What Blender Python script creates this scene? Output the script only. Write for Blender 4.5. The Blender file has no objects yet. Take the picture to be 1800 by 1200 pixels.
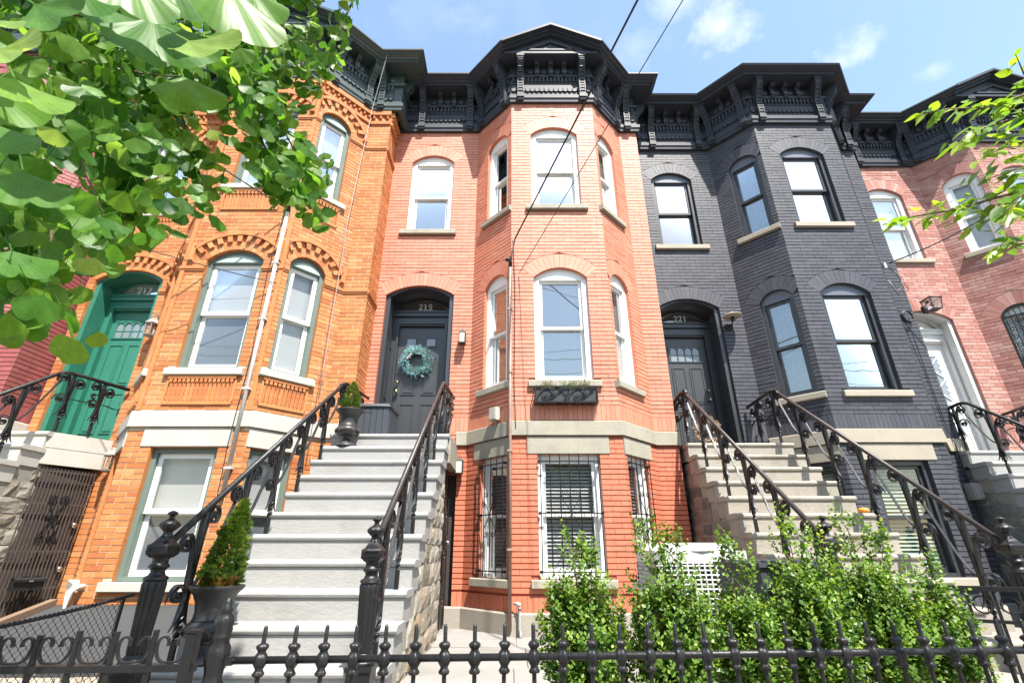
import bpy, math, random
from mathutils import Matrix, Vector
random.seed(7)
S = bpy.context.scene
C = S.collection
PI = math.pi
# ------------------------------------------------------------------ camera
EYE = 1.4
FPX = 840.0                      # focal length in pixels of the 1800 px wide photograph
PITCH = math.radians(23.5)
cam_d = bpy.data.cameras.new('camera')
cam_d.sensor_width = 36.0
cam_d.lens = FPX / 1800 * 36
cam_d.clip_start = 0.05
cam_d.clip_end = 3000
cam_d.dof.use_dof = True
cam_d.dof.focus_distance = 7.0
cam_d.dof.aperture_fstop = 11.0
cam = bpy.data.objects.new('camera', cam_d)
cam.location = (0, 0, EYE)
cam.rotation_euler = (math.radians(90) + PITCH, 0, 0)
C.objects.link(cam)
S.camera = cam
# ------------------------------------------------------------------ light
SUN_EL, SUN_AZ = math.radians(61), math.radians(25.5)    # azimuth: to the right of straight behind the camera
sun_d = bpy.data.lights.new('sun', 'SUN')
sun_d.energy = 5.0
sun_d.angle = math.radians(0.53)
sun_d.color = (1.0, 0.945, 0.86)
sun = bpy.data.objects.new('sun', sun_d)
to_sun = Vector((math.sin(SUN_AZ) * math.cos(SUN_EL), -math.cos(SUN_AZ) * math.cos(SUN_EL), math.sin(SUN_EL)))
sun.rotation_euler = to_sun.to_track_quat('Z', 'Y').to_euler()
sun.location = to_sun * 60
C.objects.link(sun)
W = bpy.data.worlds.new('World')
S.world = W
W.use_nodes = True
wn, wl = W.node_tree.nodes, W.node_tree.links
wn.clear()
sky = wn.new('ShaderNodeTexSky')
sky.sky_type = 'NISHITA'
sky.sun_disc = False
sky.sun_elevation = SUN_EL
sky.sun_rotation = math.pi - SUN_AZ
sky.air_density = 1.7
sky.dust_density = 0.9
sky.ozone_density = 1.4
tcw = wn.new('ShaderNodeTexCoord')
def wmath(op, a, b=None, clamp=False):
    n = wn.new('ShaderNodeMath'); n.operation = op; n.use_clamp = clamp
    for i, v in enumerate((a, b)):
        if v is None: continue
        if isinstance(v, (int, float)): n.inputs[i].default_value = v
        else: wl.new(v, n.inputs[i])
    return n.outputs[0]
def wnoise(scale, detail, rough):
    n = wn.new('ShaderNodeTexNoise'); n.inputs['Scale'].default_value = scale
    n.inputs['Detail'].default_value = detail; n.inputs['Roughness'].default_value = rough
    wl.new(tcw.outputs['Generated'], n.inputs['Vector'])
    return n.outputs['Fac']
# thin fair-weather cloud all round the sky, and a few puffs
n1 = wnoise(3.2, 7, 0.55)
n2 = wnoise(9.0, 8, 0.6)
veil = wmath('MULTIPLY', wmath('SUBTRACT', n1, 0.56), 3.0, True)
mask = wmath('ADD', wmath('MULTIPLY', veil, 0.20), 0.01)
def sky_dir(u, v):
    a, b = (u - 900) / FPX, (600 - v) / FPX
    return Vector((a, math.cos(PITCH) - b * math.sin(PITCH), b * math.cos(PITCH) + math.sin(PITCH))).normalized()
PUFFS = [(sky_dir(1262, 50), 0.10, .9), (sky_dir(1480, 106), 0.075, .8), (sky_dir(1190, 14), 0.09, 0.5), (sky_dir(1640, 122), 0.045, 0.35), (sky_dir(1130, 80), 0.12, .3), (sky_dir(780, 20), .12, .25),
         (Vector((-.5, -.6, .65)).normalized(), 0.25, 0.9), (Vector((.3, -.75, .55)).normalized(), 0.3, 0.9), (Vector((-.1, -.5, .8)).normalized(), 0.22, 0.7),
         (Vector((.75, -.4, .5)).normalized(), 0.25, 0.8), (Vector((-.9, .1, .4)).normalized(), 0.2, 0.7)]
for d, r, k in PUFFS:
    v = wn.new('ShaderNodeVectorMath'); v.operation = 'SUBTRACT'
    wl.new(tcw.outputs['Generated'], v.inputs[0]); v.inputs[1].default_value = d
    sc = wn.new('ShaderNodeVectorMath'); sc.operation = 'MULTIPLY'
    wl.new(v.outputs[0], sc.inputs[0]); sc.inputs[1].default_value = (1, 1.4, 2.6)
    ln = wn.new('ShaderNodeVectorMath'); ln.operation = 'LENGTH'
    wl.new(sc.outputs[0], ln.inputs[0])
    fall = wmath('SUBTRACT', 1.0, wmath('DIVIDE', ln.outputs['Value'], r))
    m = wmath('MULTIPLY', wmath('ADD', fall, wmath('MULTIPLY', wmath('SUBTRACT', n2, 0.60), 3.4)), 0.75, True)
    mask = wmath('MAXIMUM', mask, wmath('MULTIPLY', m, k))
mixw = wn.new('ShaderNodeMix'); mixw.data_type = 'RGBA'
wl.new(mask, mixw.inputs[0]); wl.new(sky.outputs[0], mixw.inputs[6])
mixw.inputs[7].default_value = (5.8, 5.8, 6.0, 1)
bg = wn.new('ShaderNodeBackground'); bg.inputs['Strength'].default_value = 0.112
wo = wn.new('ShaderNodeOutputWorld')
wl.new(mixw.outputs[2], bg.inputs['Color']); wl.new(bg.outputs[0], wo.inputs['Surface'])
S.view_settings.view_transform = 'Standard'
S.view_settings.look = 'None'
S.view_settings.gamma = 1
S.view_settings.use_curve_mapping = False
S.view_settings.exposure = 1.36
S.render.engine = 'CYCLES'
S.cycles.use_denoising = True
S.cycles.max_bounces = 8
S.cycles.transparent_max_bounces = 16
S.cycles.caustics_reflective = False
S.cycles.caustics_refractive = False
S.cycles.sample_clamp_indirect = 6

# ------------------------------------------------------------------ helpers
def R(z):                        # heights are written from eye level
    return z + EYE
def at(u, v, Y):                 # point of the photograph at world distance Y in front of the eye
    a, b = (u - 900) / FPX, (600 - v) / FPX
    k = Y / (math.cos(PITCH) - b * math.sin(PITCH))
    return Vector((a * k, Y, EYE + k * (b * math.cos(PITCH) + math.sin(PITCH))))
def rnd(a, b):
    return random.uniform(a, b)

class MB:
    """collects faces into one mesh; f maps builder coordinates to mesh coordinates"""
    def __init__(self, f=None):
        self.v, self.p, self.t, self.m = [], [], [], []
        self.f = f; self.tone = 0.5; self.mi = 0
    def verts(self, pts):
        i = len(self.v)
        self.v.extend([tuple(self.f(*q)) for q in pts] if self.f else [tuple(q) for q in pts])
        return i
    def face(self, idx):
        self.p.append(idx); self.t.append(self.tone); self.m.append(self.mi)
    def quad(self, a, b, c, d):
        i = self.verts((a, b, c, d)); self.face((i, i+1, i+2, i+3))
    def poly(self, pts):
        i = self.verts(pts); self.face(tuple(range(i, i + len(pts))))
    def box(self, x0, x1, y0, y1, z0, z1, back=True):
        i = self.verts(((x0,y0,z0),(x1,y0,z0),(x1,y1,z0),(x0,y1,z0),(x0,y0,z1),(x1,y0,z1),(x1,y1,z1),(x0,y1,z1)))
        for q in ((0,1,5,4),(1,2,6,5),(2,3,7,6),(3,0,4,7),(4,5,6,7),(3,2,1,0)):
            self.face(tuple(i+k for k in q))
    def obox(self, c, ax, ay, az):          # centre and three half-axis vectors
        c = Vector(c); ax = Vector(ax); ay = Vector(ay); az = Vector(az)
        pts = [c+sx*ax+sy*ay+sz*az for sz in (-1,1) for sx, sy in ((-1,-1),(1,-1),(1,1),(-1,1))]
        i = self.verts(pts)
        for q in ((0,1,5,4),(1,2,6,5),(2,3,7,6),(3,0,4,7),(4,5,6,7),(3,2,1,0)):
            self.face(tuple(i+k for k in q))
    def prism(self, poly, ext):             # poly: list of 3D points, ext: 3D vector
        n = len(poly); e = Vector(ext)
        i = self.verts([Vector(p) for p in poly] + [Vector(p)+e for p in poly])
        self.face(tuple(range(i, i+n))); self.face(tuple(range(i+2*n-1, i+n-1, -1)))
        for k in range(n):
            k2 = (k+1) % n
            self.face((i+k, i+n+k, i+n+k2, i+k2))
    def lathe(self, prof, c=(0,0,0), n=16, flute=0, fa=0.0, sx=1, sy=1, rot=0, cap=True):
        cx, cy, cz = c; rings = []
        for r, z in prof:
            pts = []
            for k in range(n):
                a = 2*PI*k/n + rot
                rr = r * (1 + (fa * math.cos(flute*a) if flute else 0))
                pts.append((cx + rr*math.cos(a)*sx, cy + rr*math.sin(a)*sy, cz + z))
            rings.append(self.verts(pts))
        for a, b in zip(rings, rings[1:]):
            for k in range(n):
                k2 = (k+1) % n
                self.face((a+k, a+k2, b+k2, b+k))
        if cap:
            self.face(tuple(rings[0]+k for k in range(n-1, -1, -1)))
            self.face(tuple(rings[-1]+k for k in range(n)))
    def tube(self, path, r, n=8, cap=True):
        path = [Vector(p) for p in path]; rings = []
        rr = r if isinstance(r, (list, tuple)) else [r]*len(path)
        up = Vector((0.013, 0.021, 1)).normalized()
        for i, p in enumerate(path):
            d = (path[min(i+1, len(path)-1)] - path[max(i-1, 0)])
            d = d.normalized() if d.length > 1e-9 else Vector((0,0,1))
            a = d.cross(up)
            if a.length < 1e-3: a = d.cross(Vector((1, 0.02, 0)))
            a.normalize(); b = d.cross(a)
            rings.append(self.verts([p + rr[i]*(math.cos(2*PI*k/n)*a + math.sin(2*PI*k/n)*b) for k in range(n)]))
        for a, b in zip(rings, rings[1:]):
            for k in range(n):
                k2 = (k+1) % n
                self.face((a+k, b+k, b+k2, a+k2))
        if cap:
            self.face(tuple(rings[0]+k for k in range(n))); self.face(tuple(rings[-1]+k for k in range(n-1, -1, -1)))
    def ribbon(self, pts, w, t, frame=None):
        """flat bar through 2D points (p, q); width w across the plane, thickness t in it; frame(p, q, o) -> 3D"""
        rings = []; n = len(pts)
        tt = t if isinstance(t, (list, tuple)) else [t]*n
        ww = w if isinstance(w, (list, tuple)) else [w]*n
        for i in range(n):
            a, b = pts[max(i-1,0)], pts[min(i+1,n-1)]
            dx, dy = b[0]-a[0], b[1]-a[1]; l = math.hypot(dx, dy) or 1
            nx, ny = -dy/l*tt[i]/2, dx/l*tt[i]/2
            x, y = pts[i]
            q = [(x+nx, y+ny, ww[i]/2), (x-nx, y-ny, ww[i]/2), (x-nx, y-ny, -ww[i]/2), (x+nx, y+ny, -ww[i]/2)]
            rings.append(self.verts([frame(*e) for e in q] if frame else q))
        for a, b in zip(rings, rings[1:]):
            for k in range(4):
                k2 = (k+1) % 4
                self.face((a+k, b+k, b+k2, a+k2))
        self.face(tuple(rings[0]+k for k in range(4))); self.face(tuple(rings[-1]+k for k in (3,2,1,0)))
    def ball(self, c, r, n=8, m=6, sz=1):
        self.lathe([(max(r*math.sin(PI*k/m), 1e-4), -r*sz*math.cos(PI*k/m)) for k in range(m+1)], c, n)
    def mesh(self, name, mats, smooth=False):
        me = bpy.data.meshes.new(name)
        me.from_pydata(self.v, [], self.p)
        for m in (mats if isinstance(mats, (list, tuple)) else [mats]):
            me.materials.append(m)
        at_ = me.attributes.new('tone', 'FLOAT', 'FACE')
        at_.data.foreach_set('value', self.t)
        if any(self.m): me.polygons.foreach_set('material_index', self.m)
        if smooth: me.polygons.foreach_set('use_smooth', [True]*len(self.p))
        me.update()
        return me

def link(name, data, parent=None, loc=None):
    o = bpy.data.objects.new(name, data); C.objects.link(o)
    if parent: o.parent = parent
    if loc is not None: o.location = loc
    return o
def obj(name, mb, mat, parent=None, smooth=False, kind=None, loc=None):
    o = link(name, mb.mesh(name, mat, smooth), parent, loc)
    if kind: o['kind'] = kind
    return o
def tag(o, label, cat, group=None):
    o['label'] = label; o['category'] = cat
    if group: o['group'] = group
    return o
def thing(name, label, cat, loc=(0,0,0), group=None):
    o = link(name, None, None, loc)
    o.empty_display_size = 0.1
    return tag(o, label, cat, group)
def copy_tree(o, parent=None):
    c = o.copy(); C.objects.link(c); c.parent = parent
    for ch in o.children: copy_tree(ch, c)
    return c
def smooth_auto(o, ang=35):
    me = o.data
    me.polygons.foreach_set('use_smooth', [True]*len(me.polygons))
    me.set_sharp_from_angle(angle=math.radians(ang))
    return o

# ------------------------------------------------------------------ materials
def mat(name, col, rough=0.6, var=0.12, scale=6.0, bump=0.0, bscale=40.0, metal=0.0, tones=None, spec=0.5, dirt=None, dscale=2.0, dcut=0.55, dgain=4.0, coord='Object', stretch=(1,1,1), detail=5, streak=None, samt=.6, wear=None, wcut=.62):
    m = bpy.data.materials.new(name); m.use_nodes = True
    n, l = m.node_tree.nodes, m.node_tree.links
    b = n['Principled BSDF']
    b.inputs['Roughness'].default_value = rough
    b.inputs['Metallic'].default_value = metal
    b.inputs['Specular IOR Level'].default_value = spec
    tc = n.new('ShaderNodeTexCoord')
    mp = n.new('ShaderNodeMapping'); mp.inputs['Scale'].default_value = stretch
    l.new(tc.outputs[coord], mp.inputs[0])
    def noise(s, d=detail, r=0.6):
        q = n.new('ShaderNodeTexNoise'); q.inputs['Scale'].default_value = s; q.inputs['Detail'].default_value = d; q.inputs['Roughness'].default_value = r
        l.new(mp.outputs[0], q.inputs['Vector']); return q.outputs['Fac']
    if tones:
        a = n.new('ShaderNodeAttribute'); a.attribute_name = 'tone'
        r = n.new('ShaderNodeValToRGB'); e = r.color_ramp.elements
        for i, (p, c) in enumerate(tones):
            if i < 2: e[i].position = p
            el = e[i] if i < 2 else e.new(p)
            el.color = (*c, 1)
        l.new(a.outputs['Fac'], r.inputs[0]); base = r.outputs[0]
    else:
        rgb = n.new('ShaderNodeRGB'); rgb.outputs[0].default_value = (*col, 1); base = rgb.outputs[0]
    if var:
        mr = n.new('ShaderNodeMapRange'); mr.inputs[1].default_value = 0.25; mr.inputs[2].default_value = 0.75
        mr.inputs[3].default_value = 1 - var; mr.inputs[4].default_value = 1 + var
        l.new(noise(scale), mr.inputs[0])
        mx = n.new('ShaderNodeVectorMath'); mx.operation = 'SCALE'
        l.new(base, mx.inputs[0]); l.new(mr.outputs[0], mx.inputs['Scale']); base = mx.outputs[0]
    if dirt:
        mt = n.new('ShaderNodeMath'); mt.operation = 'SUBTRACT'; mt.inputs[1].default_value = dcut
        l.new(noise(dscale, 8, 0.65), mt.inputs[0])
        mg = n.new('ShaderNodeMath'); mg.operation = 'MULTIPLY'; mg.inputs[1].default_value = dgain; mg.use_clamp = True
        l.new(mt.outputs[0], mg.inputs[0])
        mi = n.new('ShaderNodeMix'); mi.data_type = 'RGBA'; mi.inputs[7].default_value = (*dirt, 1)
        l.new(mg.outputs[0], mi.inputs[0]); l.new(base, mi.inputs[6]); base = mi.outputs[2]
    if streak or wear:
        def layer(base, col, sc, st, cut, gain, amt):
            mp2 = n.new('ShaderNodeMapping'); mp2.inputs['Scale'].default_value = st; mp2.inputs['Location'].default_value = (3.1, 1.7, .4)
            l.new(tc.outputs[coord], mp2.inputs[0])
            q = n.new('ShaderNodeTexNoise'); q.inputs['Scale'].default_value = sc; q.inputs['Detail'].default_value = 8; q.inputs['Roughness'].default_value = .7
            l.new(mp2.outputs[0], q.inputs['Vector'])
            a1 = n.new('ShaderNodeMath'); a1.operation = 'SUBTRACT'; a1.inputs[1].default_value = cut; l.new(q.outputs['Fac'], a1.inputs[0])
            a2 = n.new('ShaderNodeMath'); a2.operation = 'MULTIPLY'; a2.inputs[1].default_value = gain; a2.use_clamp = True; l.new(a1.outputs[0], a2.inputs[0])
            a3 = n.new('ShaderNodeMath'); a3.operation = 'MULTIPLY'; a3.inputs[1].default_value = amt; l.new(a2.outputs[0], a3.inputs[0])
            mi = n.new('ShaderNodeMix'); mi.data_type = 'RGBA'; mi.inputs[7].default_value = (*col, 1)
            l.new(a3.outputs[0], mi.inputs[0]); l.new(base, mi.inputs[6]); return mi.outputs[2]
        if streak: base = layer(base, streak, 3.0, (2.2, 2.2, .22), .53, 5, samt)
        if wear: base = layer(base, wear, 11, (1, 1, 1), wcut, 9, .8)
    l.new(base, b.inputs['Base Color'])
    if bump:
        bp = n.new('ShaderNodeBump'); bp.inputs['Strength'].default_value = bump; bp.inputs['Distance'].default_value = 0.01
        l.new(noise(bscale, 6), bp.inputs['Height']); l.new(bp.outputs[0], b.inputs['Normal'])
    return m
def leaf_mat(name, tones, trans=0.45, rough=0.4, spec=0.4, tcol=1.6, veins=False):
    m = bpy.data.materials.new(name); m.use_nodes = True
    n, l = m.node_tree.nodes, m.node_tree.links
    b = n['Principled BSDF']; b.inputs['Roughness'].default_value = rough; b.inputs['Specular IOR Level'].default_value = spec
    a = n.new('ShaderNodeAttribute'); a.attribute_name = 'tone'
    r = n.new('ShaderNodeValToRGB'); e = r.color_ramp.elements
    for i, (p, c) in enumerate(tones):
        el = e[i] if i < 2 else e.new(p)
        el.position = p; el.color = (*c, 1)
    l.new(a.outputs['Fac'], r.inputs[0])
    tr = n.new('ShaderNodeBsdfTranslucent')
    sc = n.new('ShaderNodeVectorMath'); sc.operation = 'MULTIPLY'; sc.inputs[1].default_value = (tcol*1.05, tcol, tcol*0.45)
    l.new(r.outputs[0], sc.inputs[0]); l.new(sc.outputs[0], tr.inputs[0]); l.new(r.outputs[0], b.inputs['Base Color'])
    mx = n.new('ShaderNodeMixShader'); mx.inputs[0].default_value = trans
    l.new(b.outputs[0], mx.inputs[1]); l.new(tr.outputs[0], mx.inputs[2])
    l.new(mx.outputs[0], n['Material Output'].inputs['Surface'])
    if veins:
        at2 = n.new('ShaderNodeAttribute'); at2.attribute_name = 'fan'
        nz = n.new('ShaderNodeTexNoise'); nz.inputs['Scale'].default_value = 5; nz.inputs['Detail'].default_value = 6
        tcc = n.new('ShaderNodeTexCoord'); l.new(tcc.outputs['Object'], nz.inputs['Vector'])
        wv = n.new('ShaderNodeMath'); wv.operation = 'SINE'
        m1 = n.new('ShaderNodeMath'); m1.operation = 'MULTIPLY_ADD'; m1.inputs[1].default_value = .05; m1.inputs[2].default_value = .62
        l.new(wv.outputs[0], m1.inputs[0])
        m2 = n.new('ShaderNodeMath'); m2.operation = 'MULTIPLY_ADD'; m2.inputs[1].default_value = .75
        l.new(nz.outputs['Fac'], m2.inputs[0]); l.new(m1.outputs[0], m2.inputs[2])
        vs = n.new('ShaderNodeVectorMath'); vs.operation = 'SCALE'; l.new(r.outputs[0], vs.inputs[0]); l.new(m2.outputs[0], vs.inputs['Scale'])
        l.new(vs.outputs[0], sc.inputs[0]); l.new(vs.outputs[0], b.inputs['Base Color'])
        ml = n.new('ShaderNodeMath'); ml.operation = 'MULTIPLY'; ml.inputs[1].default_value = 170
        l.new(at2.outputs['Fac'], ml.inputs[0]); l.new(ml.outputs[0], wv.inputs[0])
        bp = n.new('ShaderNodeBump'); bp.inputs['Strength'].default_value = 0.10; bp.inputs['Distance'].default_value = 0.001
        l.new(wv.outputs[0], bp.inputs['Height']); l.new(bp.outputs[0], b.inputs['Normal']); l.new(bp.outputs[0], tr.inputs['Normal'])
    return m
def glass_mat(name, refl=0.16, tint=(0.9, 0.95, 0.97), fres=1.3):
    m = bpy.data.materials.new(name); m.use_nodes = True
    n, l = m.node_tree.nodes, m.node_tree.links
    n.remove(n['Principled BSDF'])
    g = n.new('ShaderNodeBsdfGlossy'); g.inputs['Roughness'].default_value = 0.015; g.inputs['Color'].default_value = (1, 1, 1, 1)
    t = n.new('ShaderNodeBsdfTransparent'); t.inputs['Color'].default_value = (*tint, 1)
    f = n.new('ShaderNodeFresnel'); f.inputs['IOR'].default_value = 1.5
    ad = n.new('ShaderNodeMath'); ad.operation = 'MULTIPLY_ADD'; ad.inputs[1].default_value = fres; ad.inputs[2].default_value = refl; ad.use_clamp = True
    l.new(f.outputs[0], ad.inputs[0])
    tc = n.new('ShaderNodeTexCoord'); q = n.new('ShaderNodeTexNoise'); q.inputs['Scale'].default_value = 2.2; q.inputs['Detail'].default_value = 1
    l.new(tc.outputs['Object'], q.inputs['Vector'])
    bp = n.new('ShaderNodeBump'); bp.inputs['Strength'].default_value = 0.06; bp.inputs['Distance'].default_value = 0.02
    l.new(q.outputs['Fac'], bp.inputs['Height']); l.new(bp.outputs[0], g.inputs['Normal'])
    mx = n.new('ShaderNodeMixShader')
    l.new(ad.outputs[0], mx.inputs[0]); l.new(t.outputs[0], mx.inputs[1]); l.new(g.outputs[0], mx.inputs[2])
    l.new(mx.outputs[0], n['Material Output'].inputs['Surface'])
    return m
M = {}
M['red'] = mat('painted_red_brick', None, 0.55, 0.08, 5, 0.35, 55, tones=[(0,(.54,.158,.088)),(.4,(.56,.178,.102)),(.55,(.55,.198,.122)),(1,(.575,.240,.158))], dirt=(0.588,0.304,0.196), dscale=3, dcut=.58, dgain=3, streak=(0.353,0.118,0.069), samt=.35, wear=(0.608,0.412,0.314), wcut=.70)
M['red_joint'] = mat('painted_red_joint', (.36,.085,.05), 0.7, 0.1, 8, 0.3, 60)
M['orange'] = mat('orange_brick', None, 0.75, 0.16, 14, 0.45, 70, tones=[(0,(.375,.115,.034)),(.3,(.475,.168,.050)),(.75,(.52,.200,.064)),(1,(.54,.25,.10))], dirt=(0.550,0.327,0.172), dscale=3, dcut=.56, dgain=3, streak=(0.344,0.112,0.039), samt=.45, wear=(0.568,0.430,0.310), wcut=.68)
M['orange_joint'] = mat('cream_mortar', (0.560,0.432,0.304), 0.9, 0.15, 20, 0.3, 80)
M['orange_dark'] = mat('ornament_brick', None, 0.75, 0.15, 14, 0.4, 70, tones=[(0,(0.420,0.143,0.050)),(1,(0.538,0.210,0.067))])
M['black'] = mat('painted_black_brick', None, 0.5, 0.12, 5, 0.4, 55, tones=[(0,(.048,.050,.062)),(.5,(.058,.060,.073)),(1,(.069,.071,.085))], spec=.4, streak=(.085,.085,.09), samt=.4, dirt=(.10,.10,.11), dscale=3, dcut=.6, dgain=2)
M['black_joint'] = mat('painted_black_joint', (.026,.027,.032), 0.6, 0.1, 8, 0.3, 60)
M['rose'] = mat('rose_brick', None, 0.75, 0.14, 12, 0.4, 70, tones=[(0,(.31,.125,.10)),(.5,(.40,.18,.15)),(1,(.47,.26,.22))], dirt=(0.487,0.336,0.286), dscale=2.5, dcut=.53, dgain=3, streak=(0.252,0.101,0.076), samt=.4)
M['rose_joint'] = mat('rose_mortar', (0.416,0.304,0.256), 0.9, 0.15, 20, 0.3, 80)
M['pink'] = mat('painted_rose_brick', None, 0.55, 0.08, 5, 0.35, 55, tones=[(0,(0.274,0.076,0.072)),(1,(0.324,0.097,0.094))], streak=(0.180,0.050,0.043), samt=.4)
M['pink_joint'] = mat('painted_rose_joint', (.27,.055,.055), 0.7, 0.1, 8, 0.3, 60)
M['stone_grey'] = mat('grey_green_sandstone', (.315,.295,.235), 0.8, 0.14, 3, 0.4, 45, dirt=(.20,.185,.14), dscale=2.5, dcut=.58, dgain=3, streak=(.17,.155,.12), samt=.4)
M['stone_pale'] = mat('pale_limestone', (0.443,0.427,0.378), 0.8, 0.10, 3, 0.35, 45, dirt=(0.338,0.314,0.266), dscale=3, dcut=.6, dgain=3)
M['stone_beige'] = mat('beige_sandstone', (0.340,0.306,0.245), 0.8, 0.10, 3, 0.4, 45, dirt=(0.245,0.211,0.163), dscale=3, dcut=.6, dgain=3)
M['cornice_black'] = mat('black_cornice_paint', (0.036,0.041,0.053), 0.55, 0.15, 6, 0.08, 40, spec=.3)
M['cornice_green'] = mat('green_black_cornice_paint', (0.048,0.070,0.067), 0.42, 0.2, 6, 0.2, 40, dirt=(0.132,0.156,0.144), dscale=3, dcut=.62, dgain=3)
M['white'] = mat('white_window_paint', (.80,.80,.78), 0.45, 0.03, 5, 0.05, 40)
M['white_door'] = mat('white_door_paint', (0.663,0.663,0.646), 0.4, 0.04, 5)
M['sage'] = mat('sage_trim_paint', (0.128,0.174,0.149), 0.5, 0.1, 4, 0.15, 40)
M['green'] = mat('green_door_paint', (.028,.165,.112), 0.42, 0.07, 4, 0.08, 60)
M['door_black'] = mat('black_door_paint', (.045,.046,.050), 0.36, 0.12, 5, 0.06, 60, spec=.6)
M['frame_black'] = mat('black_frame_paint', (.035,.037,.042), 0.35, 0.12, 5, 0.06, 60, spec=.6)
M['lunette'] = mat('slate_blue_head_paint', (.115,.13,.165), 0.4, 0.06, 5)
M['glass'] = glass_mat('window_glass', 0.13, tint=(.97,.98,.985))
M['glass_dark'] = glass_mat('clear_glass', 0.015, tint=(.97,.98,.985), fres=.5)
M['blind'] = mat('white_blind', (.58,.58,.565), 0.7, 0.03, 6)
M['shade'] = mat('pale_roller_shade', (.45,.475,.49), 0.7, 0.04, 3)
M['screen'] = mat('grey_insect_screen', (.20,.22,.25), 0.7, 0.06, 40)
M['curtain'] = mat('curtain_cloth', (.55,.50,.47), 0.85, 0.1, 8)
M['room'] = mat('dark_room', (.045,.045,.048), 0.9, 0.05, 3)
M['iron'] = mat('black_wrought_iron', (.012,.012,.013), 0.38, 0.25, 18, 0.3, 60, spec=.42, dirt=(.045,.038,.032), dscale=14, dcut=.60, dgain=5, wear=(.20,.16,.12), wcut=.72)
M['iron_brown'] = mat('brown_worn_handrail', (.036,.026,.025), 0.42, 0.3, 10, 0.15, 60, spec=.45)
M['tread_grey'] = mat('grey_painted_step', (.305,.302,.293), 0.62, 0.07, 3, 0.35, 30, dirt=(.215,.21,.20), dscale=2.6, dcut=.55, dgain=4, stretch=(.7,1.2,1.6), streak=(.20,.19,.18), samt=.35, wear=(.40,.385,.36), wcut=.62)
M['step_beige'] = mat('beige_stone_step', (0.302,0.277,0.234), 0.8, 0.12, 3, 0.6, 35, dirt=(0.202,0.173,0.137), dscale=2.4, dcut=.52, dgain=4, streak=(0.180,0.151,0.115), samt=.5, wear=(0.144,0.130,0.108), wcut=.68)
M['rubble'] = mat('rubble_stone', None, 0.85, 0.25, 9, 0.9, 22, tones=[(0,(0.150,0.124,0.090)),(.4,(0.270,0.240,0.188)),(.75,(0.345,0.323,0.270)),(1,(0.270,0.188,0.112))], dirt=(0.128,0.105,0.075), dscale=7, dcut=.55, dgain=4)
M['rubble_dark'] = mat('dark_rubble_stone', None, 0.85, 0.25, 9, 0.9, 22, tones=[(0,(.10,.095,.085)),(.5,(.16,.14,.12)),(1,(.23,.20,.17))], dirt=(.32,.29,.25), dscale=7, dcut=.6, dgain=4)
M['rubble_grey'] = mat('slate_rubble_stone', None, 0.8, 0.22, 9, 0.8, 22, tones=[(0,(.07,.085,.085)),(.5,(.13,.14,.135)),(1,(.20,.19,.16))])
M['mortar'] = mat('stone_mortar', (0.270,0.255,0.217), 0.9, 0.2, 14, 0.5, 60)
M['concrete'] = mat('pale_concrete', (0.232,0.226,0.212), 0.85, 0.10, 2, 0.4, 60, dirt=(0.157,0.151,0.133), dscale=1.8, dcut=.52, dgain=4, wear=(0.116,0.104,0.087), wcut=.66)
M['plinth'] = mat('stained_concrete', (0.308,0.280,0.238), 0.85, 0.12, 3, 0.4, 50, dirt=(0.189,0.168,0.133), dscale=3, dcut=.52, dgain=3)
M['asphalt'] = mat('asphalt', (.05,.05,.052), 0.9, 0.15, 10, 0.4, 90)
M['soil'] = mat('dark_soil', (.06,.045,.032), 0.95, 0.3, 15, 0.8, 40)
M['urn'] = mat('black_resin_urn', (.032,.032,.033), 0.45, 0.2, 10, 0.12, 40, dirt=(.07,.065,.06), dscale=8, dcut=.6, dgain=3)
M['grey_box'] = mat('charcoal_resin', (.052,.058,.070), 0.45, 0.08, 6, 0.05, 60)
M['brass'] = mat('brass', (.62,.46,.22), 0.25, 0.1, 8, metal=1.0)
M['steel'] = mat('steel_knob', (.62,.60,.56), 0.22, 0.05, 8, metal=1.0)
M['pipe_white'] = mat('white_conduit', (0.560,0.544,0.512), 0.5, 0.08, 4, dirt=(0.400,0.368,0.320), dscale=4, dcut=.6, dgain=3)
M['pipe_brown'] = mat('weathered_brown_pipe', (.30,.19,.15), 0.5, 0.2, 4, dirt=(.45,.38,.33), dscale=2, dcut=.5, dgain=4)
M['cable'] = mat('black_cable', (.018,.018,.02), 0.5, 0.1, 10)
M['cable_grey'] = mat('grey_cable', (.30,.29,.28), 0.5, 0.1, 10)
M['meter'] = mat('beige_meter_box', (0.435,0.420,0.375), 0.5, 0.05, 6)
M['ac'] = mat('pale_enamel', (0.560,0.560,0.544), 0.4, 0.03, 6)
M['ac_dark'] = mat('dark_coil', (.05,.05,.05), 0.6, 0.2, 30)
M['opal'] = mat('frosted_lamp_glass', (0.576,0.544,0.480), 0.3, 0.04, 8)
M['bronze'] = mat('dark_bronze', (.045,.038,.033), 0.4, 0.2, 12, spec=.6)
M['pewter'] = mat('weathered_pewter', (.36,.33,.29), 0.45, 0.2, 14, metal=.3)
M['roof'] = mat('roof_felt', (.06,.06,.062), 0.9, 0.15, 3)
M['gate_brown'] = mat('brown_door_paint', (.050,.040,.036), 0.5, 0.2, 6)
M['wood'] = mat('weathered_board', (.17,.11,.07), 0.8, 0.2, 6, 0.4, 40, stretch=(1,8,8))
M['cream_paint'] = mat('cream_board', (.62,.54,.40), 0.7, 0.1, 4)
M['mesh_grey'] = mat('grey_wire_screen', (.04,.043,.045), 0.7, 0.15, 30, 0.5, 160)
M['rust'] = mat('rusty_brown_iron', (.065,.048,.042), 0.6, 0.3, 12)
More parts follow.
